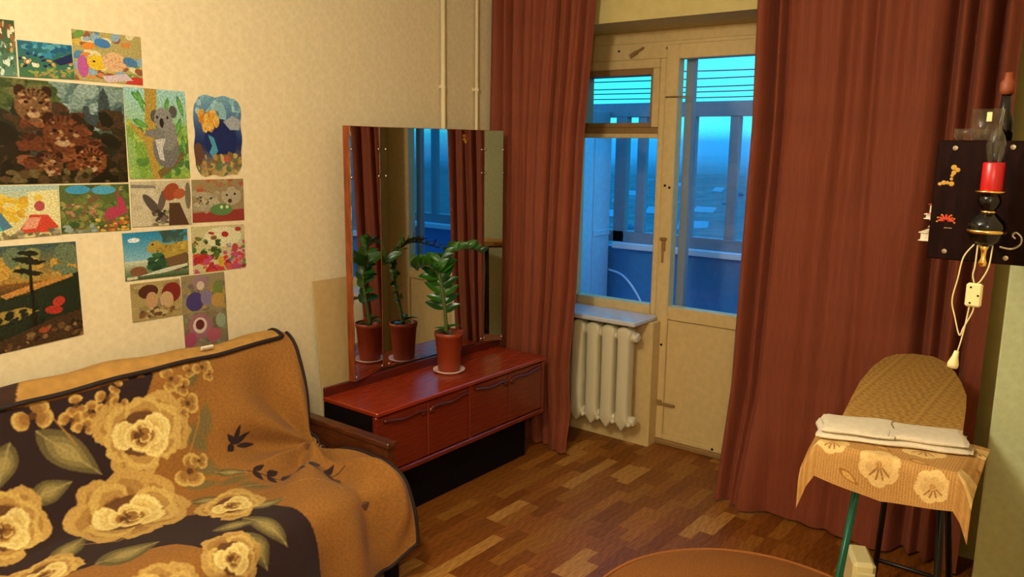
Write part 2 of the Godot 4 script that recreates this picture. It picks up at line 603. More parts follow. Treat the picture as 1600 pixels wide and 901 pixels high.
# ---------------------------------------------------------------- window and balcony door
func build_window_and_door() -> void:
	var zb := ZF - 0.065
	var win := Node3D.new()
	put(win, "window_1")
	win.set_meta("kind", "structure")
	var st := mb()
	span(st, Vector3(-2.72, 2.10, zb), Vector3(-1.22, 2.187, ZF - 0.012), 0.004)      # head
	span(st, Vector3(-2.72, 2.187, zb), Vector3(-1.22, 2.245, ZF - 0.03), 0.001)
	span(st, Vector3(-2.72, 0.705, zb), Vector3(-2.60, 2.10, ZF - 0.012), 0.004)
	span(st, Vector3(-2.073, 0.0, zb), Vector3(-2.038, 2.10, ZF - 0.004), 0.005)      # post between window and door
	obj("window_frame", st, M.paint, win)
	st = mb()
	span(st, Vector3(-2.60, 2.052, zb), Vector3(-2.073, 2.10, ZF), 0.004)
	span(st, Vector3(-2.60, 0.72, zb), Vector3(-2.073, 0.783, ZF), 0.004)
	span(st, Vector3(-2.60, 0.783, zb), Vector3(-2.565, 2.052, ZF), 0.004)
	span(st, Vector3(-2.112, 1.745, zb), Vector3(-2.073, 2.052, ZF), 0.004)
	span(st, Vector3(-2.565, 1.688, zb), Vector3(-2.073, 1.712, ZF), 0.003)
	obj("sash", st, M.paint, win)
	st = mb()
	span(st, Vector3(-2.565, 1.712, zb), Vector3(-2.073, 1.745, ZF - 0.012), 0.003)
	span(st, Vector3(-2.565, 1.745, zb - 0.05), Vector3(-2.548, 2.052, ZF - 0.01), 0.002)
	span(st, Vector3(-2.128, 1.745, zb - 0.05), Vector3(-2.112, 2.052, ZF - 0.01), 0.002)
	span(st, Vector3(-2.548, 2.02, zb - 0.05), Vector3(-2.128, 2.052, ZF - 0.01), 0.002)
	span(st, Vector3(-2.548, 1.745, zb - 0.05), Vector3(-2.128, 1.77, ZF - 0.01), 0.002)
	obj("vent_sash", st, M.paint_worn, win)
	obj("pane", b1(Vector3(-2.548, 1.77, zb - 0.02), Vector3(-2.128, 2.02, zb - 0.017), 0), M.glass, win)
	obj("pane", b1(Vector3(-2.565, 0.783, ZF - 0.04), Vector3(-2.073, 1.688, ZF - 0.037), 0), M.glass, win)
	st = mb()
	box(st, Vector3(-2.235, 2.128, ZF - 0.004), Vector3(0.05, 0.022, 0.012), 0.003, Basis(Vector3.BACK, 0.5))
	box(st, Vector3(-2.20, 2.145, ZF + 0.006), Vector3(0.07, 0.010, 0.010), 0.003, Basis(Vector3.BACK, 0.45))
	obj("window_latch", st, M.paint_worn, win)
	for p in [Vector2(-2.33, 2.15), Vector2(-2.04, 2.15), Vector2(-1.66, 2.135)]:
		st = mb()
		lathe(st, [Vector2(0, 0.004), Vector2(0.006, 0.002), Vector2(0.006, 0)], Transform3D(Basis(Vector3.RIGHT, PI / 2), Vector3(p.x, p.y, ZF - 0.012)), 10)
		obj("old_screw_hole", st, M.dark_wood, win)
	var sill := obj("window_sill", b1(Vector3(-2.72, 0.705, ZF + 0.001), Vector3(-2.02, 0.732, -3.63), 0.006), M.sill, win)
	sill.set_meta("label", "glossy white window sill above the radiator")

	var door := Node3D.new()
	put(door, "door_1")
	door.set_meta("kind", "structure")
	st = mb()
	span(st, Vector3(-2.036, 0.03, zb), Vector3(-1.963, 2.168, ZF), 0.004)
	span(st, Vector3(-1.44, 0.03, zb), Vector3(-1.36, 2.168, ZF), 0.004)
	span(st, Vector3(-1.963, 2.092, zb), Vector3(-1.44, 2.168, ZF), 0.004)
	span(st, Vector3(-1.963, 0.715, zb), Vector3(-1.44, 0.788, ZF), 0.004)
	span(st, Vector3(-1.963, 0.03, zb), Vector3(-1.44, 0.058, ZF), 0.003)
	obj("door_frame", st, M.paint, door)
	obj("lower_panel", b1(Vector3(-1.963, 0.058, zb), Vector3(-1.44, 0.715, ZF - 0.016), 0.001), M.paint, door)
	obj("pane", b1(Vector3(-1.963, 0.788, ZF - 0.04), Vector3(-1.44, 2.092, ZF - 0.037), 0), M.glass, door)
	st = mb()
	span(st, Vector3(-1.36, 0.0, zb), Vector3(-1.22, 2.187, ZF - 0.012), 0.004)
	obj("door_jamb", st, M.paint, door)
	obj("threshold", b1(Vector3(-2.04, 0.0, zb), Vector3(-1.22, 0.03, ZF + 0.012), 0.006), M.paint_worn, door)
	# latch plate with its worn lever, bolt at the foot, hook at the top
	st = mb()
	box(st, Vector3(-2.003, 1.125, ZF + 0.003), Vector3(0.024, 0.075, 0.006), 0.002)
	box(st, Vector3(-2.003, 1.155, ZF + 0.010), Vector3(0.040, 0.014, 0.012), 0.004)
	box(st, Vector3(-2.006, 1.06, ZF + 0.004), Vector3(0.012, 0.07, 0.006), 0.002)
	obj("latch", st, M.paint_worn, door)
	st = mb()
	box(st, Vector3(-1.935, 0.236, ZF + 0.004), Vector3(0.085, 0.014, 0.012), 0.003)
	box(st, Vector3(-1.985, 0.240, ZF + 0.005), Vector3(0.03, 0.03, 0.008), 0.002)
	obj("bolt", st, M.paint_worn, door)
	st = mb(false)
	tube(st, [Vector3(-2.03, 1.90, ZF + 0.004), Vector3(-1.96, 1.90, ZF + 0.012), Vector3(-1.90, 1.90, ZF + 0.004)], 0.004, 8)
	obj("hook", st, M.paint_worn, door)
	for p in [Vector2(-1.985, 1.43), Vector2(-2.012, 1.44), Vector2(-1.99, 0.57), Vector2(-1.66, 0.045)]:
		st = mb()
		lathe(st, [Vector2(0, 0.004), Vector2(0.007, 0.002), Vector2(0.007, 0)], Transform3D(Basis(Vector3.RIGHT, PI / 2), Vector3(p.x, p.y, ZF)), 10)
		obj("old_screw_hole", st, M.dark_wood, door)
	# the outer leaf of the double balcony door
	var outer := Node3D.new()
	put(outer, "door_2")
	outer.set_meta("kind", "structure")
	st = mb()
	span(st, Vector3(-1.975, 0.03, -4.045), Vector3(-1.93, 2.15, -4.0), 0.003)
	span(st, Vector3(-1.44, 0.03, -4.045), Vector3(-1.40, 2.15, -4.0), 0.003)
	span(st, Vector3(-1.93, 2.10, -4.045), Vector3(-1.44, 2.15, -4.0), 0.003)
	span(st, Vector3(-1.93, 0.03, -4.045), Vector3(-1.44, 0.74, -4.0), 0.003)
	obj("door_frame", st, M.balcony_dark, outer)
	obj("pane", b1(Vector3(-1.93, 0.74, -4.025), Vector3(-1.44, 2.10, -4.022), 0), M.glass, outer)

# ---------------------------------------------------------------- balcony behind the glass
func build_balcony() -> void:
	var zo := -4.95
	struct("floor_balcony", b1(Vector3(-3.6, -0.2, zo - 0.12), Vector3(0.9, -0.02, -4.051), 0), M.balcony_dark)
	struct("wall_facade", b1(Vector3(-3.6, -0.02, -4.07), Vector3(-2.73, 2.7, -4.051), 0), M.balcony)
	struct("wall_facade", b1(Vector3(-1.2, -0.02, -4.07), Vector3(0.9, 2.7, -4.051), 0), M.balcony)
	struct("wall_balcony_end", b1(Vector3(-3.6, -0.02, zo - 0.12), Vector3(-3.45, 1.935, -4.07), 0), M.balcony)
	struct("wall_balcony_end", b1(Vector3(0.75, -0.02, zo - 0.12), Vector3(0.9, 1.935, -4.07), 0), M.balcony)
	struct("wall_parapet", b1(Vector3(-3.45, -0.02, zo - 0.10), Vector3(0.75, 0.93, zo - 0.04), 0.003), M.balcony_blue)
	var win := Node3D.new()
	put(win, "window_2")
	win.set_meta("kind", "structure")
	obj("window_sill", b1(Vector3(-2.93, 0.93, zo - 0.12), Vector3(0.75, 0.972, zo + 0.06), 0.004), M.balcony_sill, win)
	obj("top_beam", b1(Vector3(-3.45, 1.84, zo - 0.06), Vector3(0.75, 1.935, zo), 0.003), M.balcony_dark, win)
	obj("bottom_rail", b1(Vector3(-3.45, 0.972, zo - 0.06), Vector3(0.75, 1.05, zo), 0.003), M.balcony_dark, win)
	obj("corner_post", b1(Vector3(-2.96, 0.972, zo - 0.06), Vector3(-2.87, 1.84, zo), 0.003), M.balcony_dark, win)
	var x := -2.79
	var xs := [-2.755, -2.39, -2.09, -1.72, -1.36, -1.0, -0.6, -0.2, 0.2, 0.6]
	for k in xs.size():
		obj("mullion", b1(Vector3(xs[k] - 0.033, 1.05, zo - 0.05), Vector3(xs[k] + 0.033, 1.84, zo - 0.005), 0.003), M.balcony_dark, win)
	var edges := [-2.87] + xs + [0.75]
	for k in edges.size() - 1:
		obj("pane", b1(Vector3(edges[k] + 0.03, 1.05, zo - 0.03), Vector3(edges[k + 1] - 0.03, 1.84, zo - 0.028), 0), M.glass, win)
	# tall boarded cupboard filling the end of the balcony
	var cb := thing("balcony_cupboard", "tall painted boarded cupboard at the left end of the balcony", "cupboard", Vector3(-3.2, 0, -4.5))
	obj("carcass", b1(Vector3(-0.25, -0.02, -0.44), Vector3(0.20, 1.88, 0.42), 0.003), M.balcony_dark, cb)
	for d in [[-0.43, -0.215], [-0.205, 0.0], [0.01, 0.20], [0.21, 0.41]]:
		var dr := obj("door_board", b1(Vector3(0.20, 0.0, d[0]), Vector3(0.222, 1.76, d[1]), 0.003), M.balcony, cb)
		if d[0] == -0.205:
			obj("handle", b1(Vector3(0.222, 1.02, -0.02), Vector3(0.245, 1.10, -0.005), 0.004), M.balcony_blue, dr)
	for y in [0.05, 1.02, 1.70]:
		obj("batten", b1(Vector3(0.222, y, -0.43), Vector3(0.23, y + 0.04, -0.215), 0.002), M.balcony, cb)
	# a pale hose hanging in a curve below the balcony window
	var st := mb(false)
	tube(st, smooth_path([Vector3(-2.95, 0.77, -4.90), Vector3(-2.80, 0.74, -4.86), Vector3(-2.66, 0.60, -4.84), Vector3(-2.58, 0.40, -4.84), Vector3(-2.56, 0.10, -4.84), Vector3(-2.62, 0.0, -4.84)]), 0.008, 8)
	tag(obj("hose", st, M.balcony, self), "pale thin hose hanging in a curve below the balcony window", "hose")

# ---------------------------------------------------------------- view from the balcony
func build_outside() -> void:
	var gy := -36.0
	var st := mb(false)
	var n := FastNoiseLite.new()
	n.seed = 12
	n.frequency = 0.0016
	grid(st, 50, 60, func(u: float, v: float):
		var z := -40.0 - 7500.0 * v * v
		var x := (u - 0.62) * (400.0 + 9000.0 * v)
		var y := gy + n.get_noise_2d(x, z) * 14.0 * minf(1.0, v * 6.0) + 34.0 * smoothstep(0.55, 1.0, v)
		return [Vector3(x, y, z), Vector2(x, z)])
	var g := obj("terrain", st, M.land)
	g.set_meta("kind", "structure")
	var taken_at := []
	for k in 18:
		var a := deg_to_rad(19.5 + 14.0 * (k * 7 % 18) / 17.0)
		var d := 270.0 + 26.0 * k + 40.0 * (k % 3)
		var at := Vector3(-sin(a) * d, gy - 1.0, -cos(a) * d)
		var w := rng.randf_range(8.0, 13.0)
		var h := rng.randf_range(3.5, 6.0)
		var hs := thing("house", "small far house with a pale roof below the hazy horizon", "house", at, "far houses seen from the balcony")
		taken_at.append(at)
		hs.rotation.y = rng.randf_range(-0.6, 0.6)
		obj("wall", b1(Vector3(-w / 2, -2, -4), Vector3(w / 2, h, 4), 0.05), M.house, hs)
		st = mb()
		extrude(st, PackedVector2Array([Vector2(-4.6, h), Vector2(4.6, h), Vector2(0, h + 3.0)]), Transform3D(Basis(Vector3.UP, PI / 2), Vector3(-w / 2 - 0.4, 0, 0)), w + 0.8)
		obj("roof", st, M.house_roof, hs)
	for k in 16:
		var a := deg_to_rad(20.4 + 14.0 * (k * 5 % 16) / 15.0)
		var d := 250.0 + 34.0 * k + 19.0
		var at := Vector3(-sin(a) * d, gy - 1.0, -cos(a) * d)
		var r := rng.randf_range(1.4, 2.6)
		if taken_at.any(func(p: Vector3) -> bool: return p.distance_to(at) < 17.0):
			continue
		st = mb(false)
		var prof := [Vector2(0.4, -2), Vector2(0.4, 1.5)]
		for i in 7:
			var t := -PI / 2 + PI * i / 6.0
			prof.append(Vector2(maxf(0.0, cos(t)) * r * (1.0 + 0.15 * sin(i * 2.3)), r + 1.5 + sin(t) * r))
		lathe(st, prof, Transform3D(), 9)
		var t := obj("tree", st, M.tree_far)
		t.position = at
		tag(t, "dark rounded tree among the far houses", "tree", "far trees seen from the balcony")
	for k in 5:
		st = mb(false)
		var y: float = [2.66, 2.60, 2.53, 2.49, 2.44][k]
		var pts := []
		for i in 13:
			var u := i / 12.0
			pts.append(Vector3(-8.0 + 9.0 * u, y - 0.28 + 0.35 * pow(u - 0.5, 2) + (0.16 * (0.5 - u) if k == 0 else 0.0), -7.6 - 0.15 * k))
		tube(st, pts, 0.0055, 6)
		tag(obj("overhead_cable", st, M.cable), ["topmost dark overhead cable sloping across the sky outside", "second dark overhead cable from the top outside the balcony", "middle one of the five dark overhead cables outside", "second dark overhead cable from the bottom outside the balcony", "lowest dark overhead cable outside, just above the balcony beam"][k], "cable", "overhead cables outside the balcony")

	var mist := FogVolume.new()
	mist.shape = RenderingServer.FOG_VOLUME_SHAPE_BOX
	mist.size = Vector3(6000, 60, 4400)
	var fm := FogMaterial.new()
	fm.density = 0.0010
	fm.albedo = Color(0.85, 0.92, 1.0)
	mist.material = fm
	put(mist, "mist")
	mist.position = Vector3(-1500, -8, -3060)
	mist.set_meta("kind", "stuff")
	mist.set_meta("label", "bluish evening haze over the far land outside the balcony")

# ---------------------------------------------------------------- curtains
func valley(x: float, c: float, w: float) -> float:
	var d := (x - c) / w
	return exp(-d * d)

func build_curtains() -> void:
	var top := 2.45
	var ledge := [[0.0, -2.285], [0.45, -2.318], [0.9, -2.282], [1.7, -2.256], [2.04, -2.226], [2.45, -2.195]]
	var at := func(table: Array, y: float) -> float:
		for i in table.size() - 1:
			if y <= table[i + 1][0]:
				return lerpf(table[i][1], table[i + 1][1], clampf((y - table[i][0]) / (table[i + 1][0] - table[i][0]), 0, 1))
		return table[-1][1]
	var st := mb(false)
	grid(st, 260, 60, func(u: float, v: float):
		var y := lerpf(0.012, top, v)
		var x0 := -2.85
		var x1: float = at.call(ledge, y)
		var x := lerpf(x0, x1, u)
		var s := 0.75 + 0.35 * v
		var z := -3.435
		for f in [[0.09, 0.05, 0.028], [0.20, 0.07, 0.030], [0.33, 0.035, 0.02], [0.50, 0.030, 0.05], [0.655, 0.085, 0.018], [0.76, 0.060, 0.018], [0.90, 0.045, 0.016]]:
			z -= f[1] * valley(u + 0.012 * sin(y * 2.1 + f[0] * 9.0), f[0], f[2]) * (0.55 + 0.45 * v)
		z += 0.010 * sin(u * 60.0 + 0.7 * sin(y * 1.7)) * v + 0.008 * sin(u * 23.0 + 1.0 + y)
		z += 0.06 * smoothstep(0.25, 0.0, y) * smoothstep(0.7, 1.0, u)
		z -= 0.03 * smoothstep(0.97, 1.0, u)
		return [Vector3(x, y, minf(z, -3.36)), Vector2(u, v)])
	tag(obj("curtain", st, M.curtain), "long red-brown curtain hanging left of the window behind the dressing table", "curtain", "")
	var redge := [[0.0, -1.445], [0.56, -1.405], [0.93, -1.398], [1.73, -1.385], [2.45, -1.40]]
	st = mb(false)
	grid(st, 420, 60, func(u: float, v: float):
		var y := lerpf(0.012, top, v)
		var x0: float = at.call(redge, y)
		var x := lerpf(x0, -0.40, u)
		var z := -3.425
		var low := smoothstep(0.6, 0.0, y)
		for f in [[0.085, 0.085, 0.020], [0.135, 0.055, 0.014], [0.27, 0.020, 0.03], [0.40, 0.018, 0.03], [0.50, 0.026, 0.022], [0.60, 0.018, 0.03], [0.775, 0.10, 0.020], [0.845, 0.085, 0.018], [0.925, 0.11, 0.018]]:
			z -= f[1] * valley(u + 0.02 * sin(y * 1.3 + f[0] * 7.0) * (1.0 - v), f[0], f[2] * (1.2 - 0.3 * v))
		z += 0.006 * sin(u * 75.0 + 1.2 * sin(y * 2.0)) * (0.3 + v) + 0.012 * sin(u * 21.0 + 0.6 * y)
		z -= 0.05 * smoothstep(0.03, 0.0, u)
		z += 0.09 * low * valley(u, 0.14, 0.12) + 0.06 * low * smoothstep(0.25, 0.6, u)
		return [Vector3(x, y, minf(z, -3.28)), Vector2(u, v)])
	tag(obj("curtain", st, M.curtain), "wide red-brown curtain hanging right of the balcony door behind the ironing board", "curtain", "")
	var rod := thing("curtain_rail", "pale curtain rail under the ceiling above the window", "curtain rail", Vector3(0, 0, 0))
	obj("rail", b1(Vector3(-2.86, top, -3.46), Vector3(-0.35, top + 0.025, -3.42), 0.003), M.paint, rod)
	for x in [-2.6, -1.6, -0.6]:
		obj("bracket", b1(Vector3(x, top + 0.005, -3.549), Vector3(x + 0.03, top + 0.03, -3.44), 0.003), M.paint, rod)

# ---------------------------------------------------------------- sofa and blanket
const PROF := [Vector2(-2.80, 0.80), Vector2(-2.78, 0.86), Vector2(-2.72, 0.875), Vector2(-2.665, 0.83), Vector2(-2.60, 0.62), Vector2(-2.555, 0.47), Vector2(-2.50, 0.43), Vector2(-2.30, 0.43), Vector2(-2.12, 0.435), Vector2(-2.06, 0.40), Vector2(-2.035, 0.30), Vector2(-2.02, 0.07)]

func prof_at(t: float) -> Vector2:
	# a point of the blanket's cross-section at arc length t, rounded
	var acc := 0.0
	for i in PROF.size() - 1:
		var a: Vector2 = PROF[i]
		var b: Vector2 = PROF[i + 1]
		var l := a.distance_to(b)
		if t <= acc + l or i == PROF.size() - 2:
			var a0: Vector2 = PROF[maxi(i - 1, 0)]
			var b1_: Vector2 = PROF[mini(i + 2, PROF.size() - 1)]
			return a.cubic_interpolate(b, a0, b1_, clampf((t - acc) / l, 0, 1)) if false else a.lerp(b, clampf((t - acc) / l, 0, 1))
		acc += l
	return PROF[-1]

func soft_prof(t: float) -> Vector2:
	var p := Vector2.ZERO
	for k in 5:
		p += prof_at(t + (k - 2) * 0.014)
	return p / 5.0

func blanket_point(z_along: float, t: float, lift := 0.0) -> Vector3:
	var p := soft_prof(t)
	var q := soft_prof(t + 0.01) - soft_prof(t - 0.01)
	var nrm := Vector2(-q.y, q.x).normalized()
	if nrm.dot(Vector2(0.6, 0.8)) < 0.0:
		nrm = -nrm
	var s := (-z_along - 0.45) / 1.5                       # 0 at the far left, 1 at the right edge
	var right := smoothstep(0.80, 1.0, s)
	var z := z_along
	# the right edge leans out where it slips over the seat and the arm
	z -= right * (0.01 + 0.02 * smoothstep(0.6, 1.1, t))
	var bump := 0.006 * sin(z_along * 9.0 + t * 5.0) + 0.004 * sin(z_along * 23.0 - t * 11.0)
	# folds fanning out of the corner between back, seat and arm
	var dz := z_along + 1.93
	var dt := t - 0.62
	var ang := atan2(dt, dz)
	var rad := sqrt(dt * dt + dz * dz)
	bump += 0.034 * sin(ang * 8.0 + 1.0) * exp(-pow((rad - 0.20) / 0.17, 2.0))
	# rolled fold along the right edge of the seat
	bump += 0.045 * valley(z_along, -1.880 - 0.02 * sin(t * 7.0), 0.032) * smoothstep(0.5, 0.72, t) * smoothstep(1.42, 1.15, t)
	bump -= 0.020 * valley(z_along, -1.800 + 0.05 * (t - 1.0), 0.035) * smoothstep(0.6, 0.8, t) * smoothstep(1.45, 1.25, t)
	# hanging folds of the front
	bump += 0.030 * sin(z_along * 24.0 + t * 4.0) * smoothstep(0.98, 1.3, t) * smoothstep(-1.3, -1.7, z_along) + 0.012 * sin(z_along * 15.0) * smoothstep(1.0, 1.3, t)
	bump += 0.006 * right * smoothstep(1.05, 1.35, t)
	# sagging back
	bump -= 0.02 * sin(PI * clampf(s, 0, 1)) * smoothstep(0.62, 0.3, t) * smoothstep(0.1, 0.3, t)
	p += nrm * (bump + lift)
	return Vector3(p.x, maxf(p.y, 0.05), z)

func paint_blanket() -> Image:
	var W := 1024
	var Hh := 960
	var im := Image.create(W, Hh, false, Image.FORMAT_RGB8)
	var gold := Color(0.55, 0.36, 0.12)
	var dark := Color(0.145, 0.05, 0.035)
	im.fill(gold)
	var V := func(x: float, y: float) -> Vector2: return Vector2(x, y)
	var dk := PackedVector2Array([V.call(0, 100), V.call(305, 128), V.call(420, 122), V.call(557, 118), V.call(530, 170), V.call(470, 230), V.call(430, 330), V.call(420, 440), V.call(520, 500), V.call(585, 520), V.call(640, 560), V.call(668, 640), V.call(684, 740), V.call(700, 960), V.call(520, 960), V.call(470, 690), V.call(420, 610), V.call(330, 566), V.call(240, 560), V.call(0, 540)])
	poly(im, dk, dark)
	var lf0 := Color(0.40, 0.36, 0.20)
	var c0 := Color(0.34, 0.20, 0.07)
	var c1 := Color(0.56, 0.39, 0.16)
	var c2 := Color(0.76, 0.62, 0.32)
	var c3 := Color(0.86, 0.77, 0.48)
	var lf := [Color(0.36, 0.31, 0.16), Color(0.47, 0.41, 0.22), Color(0.57, 0.50, 0.28)]
	# faint shaded foliage on the gold side of the big flowers
	for l in [[610, 250, 640, 330, 26], [640, 300, 668, 210, 18], [600, 320, 655, 400, 22], [560, 380, 640, 420, 16], [630, 170, 668, 130, 10], [650, 460, 720, 500, 18], [620, 430, 700, 445, 14]]:
		leafshape(im, Vector2(l[0], l[1]), Vector2(l[2], l[3]), l[4], [gold.lerp(lf0, 0.5), gold.lerp(lf0, 0.8)])
	# leaves
	for l in [[300, 180, 405, 305, 34], [255, 312, 345, 300, 24], [250, 190, 208, 275, 26], [232, 500, 325, 440, 26], [285, 560, 405, 575, 34], [570, 600, 612, 730, 26], [600, 570, 690, 590, 16], [500, 600, 585, 640, 20], [545, 440, 600, 480, 16], [120, 200, 190, 320, 40], [60, 330, 150, 400, 34], [150, 560, 215, 470, 30], [540, 660, 560, 760, 24], [640, 380, 700, 430, 14]]:
		leafshape(im, Vector2(l[0], l[1]), Vector2(l[2], l[3]), l[4], lf)
		line(im, [Vector2(l[0], l[1]), Vector2(l[2], l[3])], 2.5, Color(0.62, 0.56, 0.33))
	# pale stems
	for s in [[[440, 470], [360, 500], [300, 470]], [[600, 500], [700, 520], [790, 600], [800, 650]], [[620, 470], [720, 480], [800, 520]], [[330, 150], [352, 190], [370, 230]], [[590, 330], [640, 250], [650, 180]]]:
		var pts := []
		for p in s:
			pts.append(Vector2(p[0], p[1]))
		line(im, pts, 4.0, Color(0.60, 0.44, 0.20))
	# blossom clusters
	for f in [[385, 150, 22], [372, 178, 22], [410, 170, 20], [392, 198, 18], [447, 150, 22], [436, 178, 18], [470, 168, 18], [470, 130, 14], [593, 140, 26], [618, 165, 18], [640, 130, 15], [676, 128, 22], [690, 150, 14], [621, 205, 24], [600, 225, 16], [588, 356, 34], [615, 340, 18], [300, 150, 34]]:
		petals(im, Vector2(f[0], f[1]), Vector2(f[2], f[2]) * 1.2, 5, rng.randf() * 3.0, [c2, c2.lerp(c1, 0.5), c1])
		ell(im, Vector2(f[0], f[1]), Vector2(f[2], f[2]) * 0.22, 0, c0)
	# the big flowers: ruffled outer petals, an inner cup, a pale folded heart
	for f in [[205, 350, 80, 90, 7], [215, 520, 66, 60, 7], [60, 220, 90, 80, 8], [110, 470, 60, 60, 7], [330, 720, 90, 70, 8], [505, 245, 112, 96, 7], [425, 412, 128, 100, 8], [592, 528, 70, 76, 7], [488, 700, 60, 74, 6]]:
		var c := Vector2(f[0], f[1])
		var r := Vector2(f[2], f[3])
		var deep: Color = c0.lerp(c1, 0.15)
		petals(im, c, r, f[4], 0.2, [c2.lerp(c1, 0.25), c1.lerp(c2, 0.3), c1, c1.lerp(c0, 0.4), deep], 0.6)
		petals(im, c + Vector2(3, -2), r * 0.80, f[4] - 1, 0.75, [c2, c2.lerp(c1, 0.5), c1, c1.lerp(c0, 0.5), deep], 0.6)
		ell(im, c, r * 0.50, 0, deep, 30, 0.06)
		petals(im, c + Vector2(0, 2), r * 0.58, 5, 0.9, [c3, c2.lerp(c3, 0.5), c2, c1, c0.lerp(c1, 0.4)], 0.4)
		ell(im, c + Vector2(1, 2), r * 0.26, 0, c0.lerp(c1, 0.3), 24, 0.08)
		petals(im, c + Vector2(0, 4), r * 0.36, 4, 0.3, [c3, c2.lerp(c3, 0.4), c1, c0], 0.4)
		petals(im, c + Vector2(2, 1), r * 0.18, 3, 1.3, [c3, c1], 0.2)
	for k in 3:                                               # soft edges of the print
		im.resize(int(W / 2.5), int(Hh / 2.5), Image.INTERPOLATE_BILINEAR)
		im.resize(W, Hh, Image.INTERPOLATE_CUBIC)
	# dark sprigs on the gold
	for l in [[717, 330, 760, 310, 7], [717, 330, 735, 285, 7], [717, 330, 700, 300, 8], [720, 335, 775, 345, 6], [712, 330, 690, 340, 10], [524, 95, 500, 130, 10], [540, 96, 552, 130, 10]]:
		leafshape(im, Vector2(l[0], l[1]), Vector2(l[2], l[3]), l[4], [dark])
	for k in 6:
		var a := Vector2(713, 430).lerp(Vector2(872, 560), k / 6.5)
		leafshape(im, a, a + Vector2(4, 34), 8, [dark])
		leafshape(im, a, a + Vector2(34, -6), 8, [dark])
	line(im, [Vector2(700, 424), Vector2(872, 560)], 2.0, dark)
	im.resize(int(W / 2.0), int(Hh / 2.0), Image.INTERPOLATE_BILINEAR)
	im.resize(W, Hh, Image.INTERPOLATE_CUBIC)
	speckle(im, 0.10, 5)
	return im

func build_sofa() -> void:
	var so := thing("sofa", "low wooden sofa with a dark board arm, hidden under a floral blanket", "sofa", Vector3(-2.45, 0, -1.0))
	var inv := Transform3D(Basis(), -so.position)
	var L := func(lo: Vector3, hi: Vector3, c := 0.004) -> SurfaceTool:
		return b1(inv * lo, inv * hi, c)
	obj("seat", L.call(Vector3(-2.60, 0.18, -1.96), Vector3(-2.075, 0.395, 0.1), 0.03), M.sofa_cloth, so)
	var st := mb()
	extrude(st, PackedVector2Array([Vector2(-2.84, 0.18), Vector2(-2.60, 0.18), Vector2(-2.60, 0.42), Vector2(-2.70, 0.79), Vector2(-2.74, 0.83), Vector2(-2.80, 0.82), Vector2(-2.84, 0.70)]), Transform3D(Basis(), inv * Vector3(0, 0, -1.93)), 2.03)
	obj("backrest", st, M.sofa_cloth, so)
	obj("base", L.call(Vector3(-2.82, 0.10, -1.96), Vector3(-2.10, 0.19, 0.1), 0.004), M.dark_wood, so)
	for z in [-2.008, 0.14]:
		var a := obj("arm", L.call(Vector3(-2.80, 0.10, z - 0.02), Vector3(-2.150, 0.505, z + 0.02), 0.004), M.arm, so)
		obj("arm_rail", L.call(Vector3(-2.805, 0.500, z - 0.025), Vector3(-2.140, 0.522, z + 0.025), 0.004), M.arm, a)
	for p in [Vector2(-2.10, -1.955), Vector2(-2.75, -1.955), Vector2(-2.10, 0.05), Vector2(-2.75, 0.05)]:
		obj("leg", L.call(Vector3(p.x - 0.022, 0, p.y - 0.022), Vector3(p.x + 0.022, 0.11, p.y + 0.022), 0.004), M.dark_wood, so)
	var bl := thing("blanket", "plush gold and dark brown blanket with big cream flowers draped over the sofa", "blanket", Vector3.ZERO)
	var tt := 1.40
	st = mb(false)
	var hem := func(z: float) -> float:
		return tt - 0.10 * smoothstep(-1.86, -1.97, z) - 0.02 * sin(z * 7.0)
	grid(st, 230, 200, func(u: float, v: float):
		var z := lerpf(-0.25, -1.95, u)
		var t: float = v * hem.call(z)
		return [blanket_point(z, t), Vector2((-0.5 - z) * 640.0 / 1024.0, t * 640.0 / 960.0)])
	var bm := print_mat(paint_blanket(), 0.95)
	bm.rim_enabled = true
	bm.rim = 0.08
	obj("cover", st, bm, bl)
	# the far border folded forward over the back: gold reverse side with a dark bound edge
	st = mb(false)
	grid(st, 150, 14, func(u: float, v: float):
		var z := lerpf(-0.25, -1.905, u)
		var t := v * (0.205 - 0.05 * u)
		return [blanket_point(z, t, 0.010 + 0.006 * sin(PI * v)), Vector2(u, v)])
	var bi := Image.create(256, 32, false, Image.FORMAT_RGB8)
	bi.fill(Color(0.66, 0.49, 0.22))
	poly(bi, PackedVector2Array([Vector2(0, 0), Vector2(122, 0), Vector2(112, 14), Vector2(104, 32), Vector2(0, 32)]), Color(0.20, 0.10, 0.04))
	speckle(bi, 0.08, 3)
	obj("turned_border", st, print_mat(bi, 0.95), bl)
	var p := []
	for k in 70:
		var u := k / 69.0
		p.append(blanket_point(lerpf(-0.25, -1.905, u), 0.208 - 0.05 * u, 0.013))
	for k in 6:
		p.append(blanket_point(-1.912, 0.156 - 0.02 * k, 0.016))
	st = mb(false)
	tube(st, p, 0.008, 7)
	obj("piping", st, M.piping, bl)
	p = []
	for k in 80:
		p.append(blanket_point(-1.952, 0.13 + (hem.call(-1.95) - 0.13) * k / 79.0, 0.003))
	for k in 90:
		var z := lerpf(-1.95, -0.25, k / 89.0)
		p.append(blanket_point(z, hem.call(z), 0.003))
	st = mb(false)
	tube(st, p, 0.007, 7)
	obj("piping", st, M.piping, bl)
	st = mb()
	box(st, blanket_point(-1.595, 0.14, 0.03), Vector3(0.012, 0.016, 0.05), 0.003, Basis(Vector3.FORWARD, 0.6))
	obj("care_label", st, M.white_cloth, bl).set_meta("label", "small white cloth label on the turned border")

